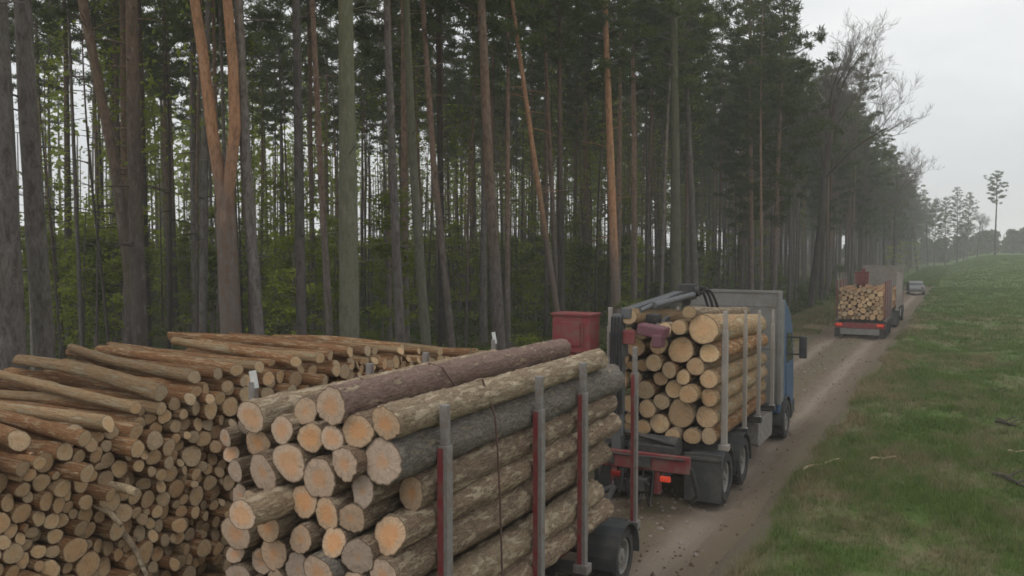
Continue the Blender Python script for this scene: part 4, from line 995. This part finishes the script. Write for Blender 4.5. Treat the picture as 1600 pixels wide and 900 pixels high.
# the forked pine
D = 20.5; gz = .3; base = np.array(at_d(361, 500, D)); base[2] = gz
def path(px): return [np.array(at_d(p, v, D)) - base for p, v in px]
e = empty('pine_tree', base); tag(e, 'forked pine with two orange stems joining into one grey trunk', 'tree', 'trees at the edge of the wood')
b = MB(); st = path([(361, 520), (357, 420), (353, 335), (352, 290)]); st = [np.array([st[0][0], st[0][1], -.3])] + st
b.tube(st, [.27, .245, .24, .225, .08], 16, 0, False)
L_ = path([(352, 345), (346, 300), (331, 200), (318, 90), (304, 0)]); Rr = path([(356, 345), (357, 300), (367, 200), (364, 100), (355, 0)])
for q_ in (L_, Rr):
    s = q_[-1] - q_[-2]; s = s / s[2]
    for k in range(5): q_.append(q_[-1] + np.array([s[0] * .4, s[1] * .4, 1]) * 2.2)
b.tube(L_, np.linspace(.165, .05, len(L_)), 12, 0, False); b.tube(Rr, np.linspace(.16, .05, len(Rr)), 12, 0, False); b.build('trunk', M['tree_orange'], e)
cr = pine_crown(77, 13, 23, 2.8, 40, .2, 1, np.array(L_)); cr.build('crown', [M['needles'], M['twig']], e)
pine_crown(78, 13.5, 23, 2.6, 36, .2, 1, np.array(Rr)).build('crown', [M['needles'], M['twig']], e)
SITES.append((base[0], base[1]))

# the wood behind: every trunk its own tree
LM = [(20, 'the trunk cut by the left edge'), (66, 'the left leaning grey trunk'), (200, 'the crooked dark trunk'), (355, 'the forked pine'), (467, 'the upright grey trunk'), (545, 'the thick mossy trunk'), (650, 'the greenish grey trunk'), (765, 'the stout brown trunk'), (850, 'the leaning orange trunk'), (955, 'the bright orange trunk'), (1055, 'the thick grey green trunk'), (1173, 'the slim reddish trunk'), (1265, 'the dark bare tree')]
rs = random.Random(21); fill = []
tries = 0
while len(fill) < 245 and tries < 60000:
    tries += 1
    y = rs.uniform(4, 135); x = -13.2 - 44 * rs.random() ** 1.15
    if y > 55: x += 2.2
    px, py, pm = proj(x, y, 6)
    if not (-40 < px < 1480): continue
    D = F / pm
    if D < 19 or (x > -16.5 and y < 18): continue
    if any((x - a) ** 2 + (y - c) ** 2 < 2.25 ** 2 for a, c in SITES): continue
    SITES.append((x, y)); fill.append((px, D, x, y))
cnt = {}
fill.sort(key=lambda f: f[0])
tl = []
for (px, D, x, y) in fill:
    k = rs.randrange(9)
    lm = min(LM, key=lambda l: abs(l[0] - px)); side = 'right' if px >= lm[0] else 'left'
    tl.append([abs(px - lm[0]), lm[1], side, k, D, x, y])
tl.sort(key=lambda f: f[0])
for (_, lm, side, k, D, x, y) in tl:
    cnt[(lm, side)] = cnt.get((lm, side), 0) + 1
    tm, cm, r, tone = PINE[k]; e = empty('pine_tree', (x, y, float(ground_z(x, y))), rs.uniform(0, 6.28)); s = rs.uniform(.88, 1.12); e.scale = (s * rs.uniform(.8, 1.2), s, s); e.scale[1] = e.scale[0]
    dep = "in front" if D < 34 else ("deeper in" if D < 60 else "far back")
    tag(e, f"{tone} pine, {ORD[cnt[(lm, side)] - 1]} to the {side} of {lm}, {dep}", 'tree', 'pines standing in the wood')
    inst('trunk', tm, e); inst('crown', cm, e)
# edge of the wood along the track in the distance
n_ = 0
for i in range(46):
    y = 58 + i * 6.2 + rs.uniform(-2, 2); x = -11.2 - (i % 3) * 2.6 + rs.uniform(-.9, .9)
    if any((x - a) ** 2 + (y - c) ** 2 < 2.6 for a, c in SITES): continue
    SITES.append((x, y)); tm, cm = EDGE[rs.randrange(4)]
    e = empty('pine_tree', (x, y, float(ground_z(x, y))), rs.uniform(0, 6.28)); s = rs.uniform(.85, 1.1); e.scale = (s, s, s); n_ += 1
    tag(e, f"leafy edge pine, {ORD[min(n_ - 1, 39)]} along the track beyond the blue truck", 'tree', 'edge pines along the track'); inst('trunk', tm, e); inst('crown', cm, e)
# bare trees standing out over the edge
for i, (px, X, k, s, rz, lab) in enumerate([(1266, -11.2, 0, 1.3, .6, 'dark bare tree with forked limbs reaching above the wood'), (1338, -11.2, 1, 1.2, 4.6, 'thin bare tree topping the pines beyond the dark bare tree'), (1396, -9.6, 2, 1.3, .3, 'bare tree with a broom of twigs halfway down the wood edge'),
        (1434, -8.7, 0, 1.15, 3.6, 'broad bare tree rounding off the far end of the wood edge'), (1450, -8.4, 2, 1.2, 1.2, 'bare tree behind the broad one at the far wood edge'), (1512, 1.0, 1, .95, 4.2, 'small bare tree out on the field left of the lone pine'), (1530, 4.5, 2, .8, 5.2, 'wispy bare tree next to the lone pine')]):
    if X < -5: x, y, _ = at_x(px, 388, X)
    else: x, y = X, 268 + i * 3
    e = empty('bare_tree', (x, y, float(ground_z(x, y))), rz); e.scale = (s, s, s); tag(e, lab, 'tree', 'bare trees'); inst('trunk', BARE[k][0], e); inst('crown', BARE[k][1], e)
# lone pine and its neighbours across the field
pts, rad = straight(22, .26, .01, seed=5); tm = trunk_mb(pts, rad, 5, 8, (6, 13), 6).mesh('trunk', M['tree_dark']); cm = pine_crown(6, 13.5, 22, 3.4, 34, .3, 1, pts).mesh('crown', [M['needles'], M['twig']])
e = empty('pine_tree', (8.2, 262, float(ground_z(8.2, 262)))); tag(e, 'lone tall pine with a small crown standing clear over the field', 'tree'); inst('trunk', tm, e); inst('crown', cm, e)
for i, (x, y, s, lab) in enumerate([(-3.5, 262, .82, 'dark round pine at the end of the wood, first before the field'), (-.6, 268, .85, 'dark pine second before the field end, left of the gap'), (1.8, 275, .8, 'slim pine just left of the gap before the lone pine'), (-6, 255, .84, 'pine closing the wood edge above the yellow green bushes')]):
    tm2, cm2 = EDGE[i]; e = empty('pine_tree', (x, y, float(ground_z(x, y))), i * 1.7); e.scale = (s, s, s); tag(e, lab, 'tree', 'pines beyond the field'); inst('trunk', tm2, e); inst('crown', cm2, e)

# far wood as one mass
fw = MB(); q = np.random.default_rng(31)
def mass(xr, yr, n, hmin, hmax, card):
    for k in range(n):
        x = q.uniform(*xr); y = q.uniform(*yr); h = q.uniform(hmin, hmax); z = float(ground_z(x, y))
        fw.tube([(x, y, z), (x + q.normal(0, .2), y, z + h * .9)], [.18, .06], 5, 1, False)
        m_ = 130; t = q.uniform(.42 if h > 9 else .12, 1, (m_, 1)); off = q.normal(0, 1, (m_, 3)) * [1.3, 1.3, .5] * (1.25 - t)
        off *= 1.0 if h > 9 else 1.35
        c = np.array([x, y, z]) + off + np.concatenate([np.zeros((m_, 2)), t * h], 1)
        u = q.normal(0, 1, (m_, 3)); u /= np.linalg.norm(u, axis=1)[:, None]; w_ = np.cross(u, q.normal(0, 1, (m_, 3))); w_ /= np.linalg.norm(w_, axis=1)[:, None]
        fw.quads(c, u * card, w_ * card * .6, 0)
mass((-62, -14), (130, 330), 330, 19, 25, .55); 
mass((-40, 160), (335, 390), 190, 5, 9, 1.1)
o = fw.build('distant_woods', [M['needles'], M['tree_grey']]); o['kind'] = 'stuff'

fw = MB(); mass((-82, -50), (4, 135), 380, 4.0, 7.4, .26); mass((-95, -58), (4, 140), 60, 19, 25, .5)
for k in range(260):
    x = q.uniform(-95, -57); y = q.uniform(4, 140); fw.tube([(x, y, 0), (x + q.normal(0, .4), y, 17)], [.12, .06], 5, 1, False)
o = fw.build('far_thicket', [M['beech_leaf'], M['tree_grey']]); o['kind'] = 'stuff'
# young beeches with fresh leaves under the pines
n_ = 0; scount = {}
for i in range(900):
    if n_ >= 150: break
    y = rs.uniform(10, 95); x = rs.uniform(-50, -16.5); px, py, pm = proj(x, y, 3); D = F / pm
    if not (-40 < px < 1300) or D < 27: continue
    if any((x - a) ** 2 + (y - c) ** 2 < 1.0 for a, c in SITES): continue
    SITES.append((x, y)); k = rs.randrange(4); e = empty('beech_sapling', (x, y, float(ground_z(x, y)) - .05), rs.uniform(0, 6.28)); s = rs.uniform(.8, 1.3); e.scale = (s, s, s); n_ += 1
    lm = min(LM, key=lambda l: abs(l[0] - px)); side = 'right' if px >= lm[0] else 'left'; key = (lm[1], side); scount[key] = scount.get(key, 0) + 1
    tag(e, f"{'tall' if k in (0, 2) else 'short'} fresh green sapling, {ORD[scount[key] - 1]} {side} of {lm[1]}", 'sapling', 'green saplings under the pines')
    inst('stem', SAP[k][0], e); inst('foliage', SAP[k][1], e)
SLIM = []
for k in range(5):
    h = [11, 13.5, 15, 12, 14][k]; pts, rad = straight(h, [.05, .06, .075, .055, .065][k], random.uniform(.02, .07), 12, 70 + k); tb = trunk_mb(pts, rad, 270 + k, 6, (3, 10), 8)
    st_, fb = sapling_mesh(270 + k, h, 1.2, 260, .5, .1); SLIM.append((tb.mesh('trunk', M['tree_dark']), fb.mesh('crown', M['beech_leaf'])))
n_ = 0
for i in range(2400):
    if n_ >= 210: break
    y = rs.uniform(10, 110); x = rs.uniform(-56, -16); px, py, pm = proj(x, y, 3); D = F / pm
    if not (-40 < px < 1300) or D < 25: continue
    if any((x - a) ** 2 + (y - c) ** 2 < .8 for a, c in SITES): continue
    SITES.append((x, y)); k = rs.randrange(5); e = empty('slender_tree', (x, y, float(ground_z(x, y)) - .05), rs.uniform(0, 6.28)); s = rs.uniform(.85, 1.2); e.scale = (s, s, s); n_ += 1
    lm = min(LM, key=lambda l: abs(l[0] - px)); side = 'right' if px >= lm[0] else 'left'; key = ('s', lm[1], side); scount[key] = scount.get(key, 0) + 1
    tag(e, f"thin dark stem in the wood, {ORD[scount[key] - 1]} {side} of {lm[1]}", 'tree', 'thin dark stems in the wood')
    inst('trunk', SLIM[k][0], e); inst('crown', SLIM[k][1], e)
bcount = 0
for i in range(300):
    if bcount >= 44: break
    y = rs.uniform(24, 130); x = rs.uniform(-17, -11.0) + (1.2 if y > 60 else -.8); px, py, pm = proj(x, y, 1)
    if not (650 < px < 1480): continue
    SITES.append((x, y)); e = empty('bush', (x, y, float(ground_z(x, y)) - .05), rs.uniform(0, 6.28)); k = rs.randrange(3); s = rs.uniform(.8, 1.5); e.scale = (s, s, s); bcount += 1
    inst('stem', BUSH[k][0], e); inst('foliage', BUSH[k][1], e); e['px'] = px
bl = sorted([o for o in bpy.data.objects if o.name.startswith('bush') and o.type == 'EMPTY'], key=lambda o: o['px'])
for i, o in enumerate(bl):
    lm = min(LM, key=lambda l: abs(l[0] - o['px'])); side = 'right' if o['px'] >= lm[0] else 'left'; key = ('b', lm[1], side); scount[key] = scount.get(key, 0) + 1
    tag(o, f"low olive green bush at the wood edge, {ORD[scount[key] - 1]} {side} of {lm[1]}", 'bush', 'bushes at the edge of the wood'); del o['px']
for i, (x, y, k, s, lab) in enumerate([(-9.6, 170, 2, 1.0, 'tall yellow green bush at the far wood edge below the bare tree'), (-9.2, 190, 0, 1.15, 'yellow green young tree behind the tall far bush'), (-8.6, 215, 2, 1.1, 'yellow green young tree furthest along the track'), (-10.2, 150, 0, 1.0, 'yellow green young tree nearest on the far wood edge')]):
    e = empty('beech_sapling', (x, y, float(ground_z(x, y))), i); e.scale = (s, s, s); tag(e, lab, 'sapling', 'young trees at the far edge'); inst('stem', SAP[k][0], e); inst('foliage', SAP[k][1], e)
# undergrowth on the forest floor
n = 90000; x = -10.6 - 46 * rng.random(n) ** 1.4; y = rng.uniform(6, 135, n); x = x + np.where(y > 60, 0, -2.2 * (rng.random(n)))
d_ = vnoise(x * .5, y * .5, 21) * .7 + vnoise(x * .17, y * .17, 22) * .6; ok = (d_ > .5) & ~((x > -14) & (y < 19)); x, y, d_ = x[ok], y[ok], d_[ok]; n = len(x)
z = ground_z(x, y) + rng.random(n) ** 1.5 * (.15 + 1.0 * (d_ - .45)) * 1.1
u = rng.normal(0, 1, (n, 3)) * [1, 1, .6]; u /= np.linalg.norm(u, axis=1)[:, None]; w_ = np.cross(u, rng.normal(0, .5, (n, 3)) + [0, 0, 1]); w_ /= np.linalg.norm(w_, axis=1)[:, None]; s = rng.uniform(.07, .2, (n, 1))
g = MB(); g.quads(np.stack([x, y, z], -1), u * s, w_ * s * .55); o = g.build('undergrowth', M['floor_leaf']); o['kind'] = 'stuff'

# ------------------------------------------------------------------ sticks and clods on the field
def stick(name, lab, a, b_, r, mat, cat, kink=.05):
    A_ = Vector(at_z(*a, .05)); B_ = Vector(at_z(*b_, .05)); mb = MB(); d = B_ - A_; side = Vector((-d.y, d.x, 0)).normalized()
    pts = []
    for t in np.linspace(0, 1, 8):
        p = A_ + d * t + side * kink * math.sin(t * 5); pts.append((p.x - A_.x, p.y - A_.y, float(ground_z(p.x, p.y)) + .07 + .02 * math.sin(t * 9)))
    mb.tube(pts, np.linspace(r, r * .5, 8), 6)
    if name == 'fallen_branch':
        for k in (2, 4, 5): p = np.array(pts[k]); mb.tube([p, p + np.array([.25 * (-1) ** k, .2, .12]), p + np.array([.4 * (-1) ** k, .4, .1])], [r * .5, r * .35, .006], 5)
    o = mb.build(name, M[mat], None, loc=(A_.x, A_.y, 0)); tag(o, lab, cat)
stick('stick', 'pale peeled stick lying on the grass nearest the truck wheels', (1255, 734), (1308, 720), .035, 'wood_pale', 'stick')
stick('stick', 'short pale stick in the grass right of the peeled stick', (1360, 722), (1398, 718), .03, 'wood_pale', 'stick')
stick('stick', 'pale stick at the right edge of the field', (1575, 706), (1600, 704), .03, 'wood_pale', 'stick')
stick('fallen_branch', 'dark fallen branch at the right edge of the field', (1552, 743), (1615, 764), .05, 'tree_dark', 'branch')
stick('fallen_branch', 'dark rotten branch further up the field', (1555, 660), (1590, 668), .05, 'tree_dark', 'branch')
stick('fallen_branch', 'small dark branch beside a bare patch on the field', (1545, 612), (1572, 616), .05, 'tree_dark', 'branch')

# ------------------------------------------------------------------ camera and render settings
cam = bpy.data.cameras.new('camera'); cam.sensor_width = 36; cam.lens = 36 * F / 1600; cam.clip_end = 4000; cam.clip_start = .1
co = bpy.data.objects.new('camera', cam); COL.objects.link(co); co.location = (0, 0, CH); co.rotation_euler = (PI / 2 - PITCH, 0, YAW); S.camera = co
S.view_settings.view_transform = 'Standard'; S.view_settings.look = 'None'; S.view_settings.exposure = .14; S.view_settings.gamma = 1; S.view_settings.use_curve_mapping = False
S.render.engine = 'CYCLES'; S.cycles.use_denoising = True; S.cycles.max_bounces = 6; S.cycles.diffuse_bounces = 3; S.cycles.transmission_bounces = 3; S.cycles.transparent_max_bounces = 6
S.cycles.volume_bounces = 3; S.cycles.filter_width = 1.7; S.cycles.use_adaptive_sampling = True; S.cycles.adaptive_threshold = .02
print('pile', len(PILE), 'vis', len(vis), 'fill', len(fill), 'extra', len(extra), 't1', len(L1))
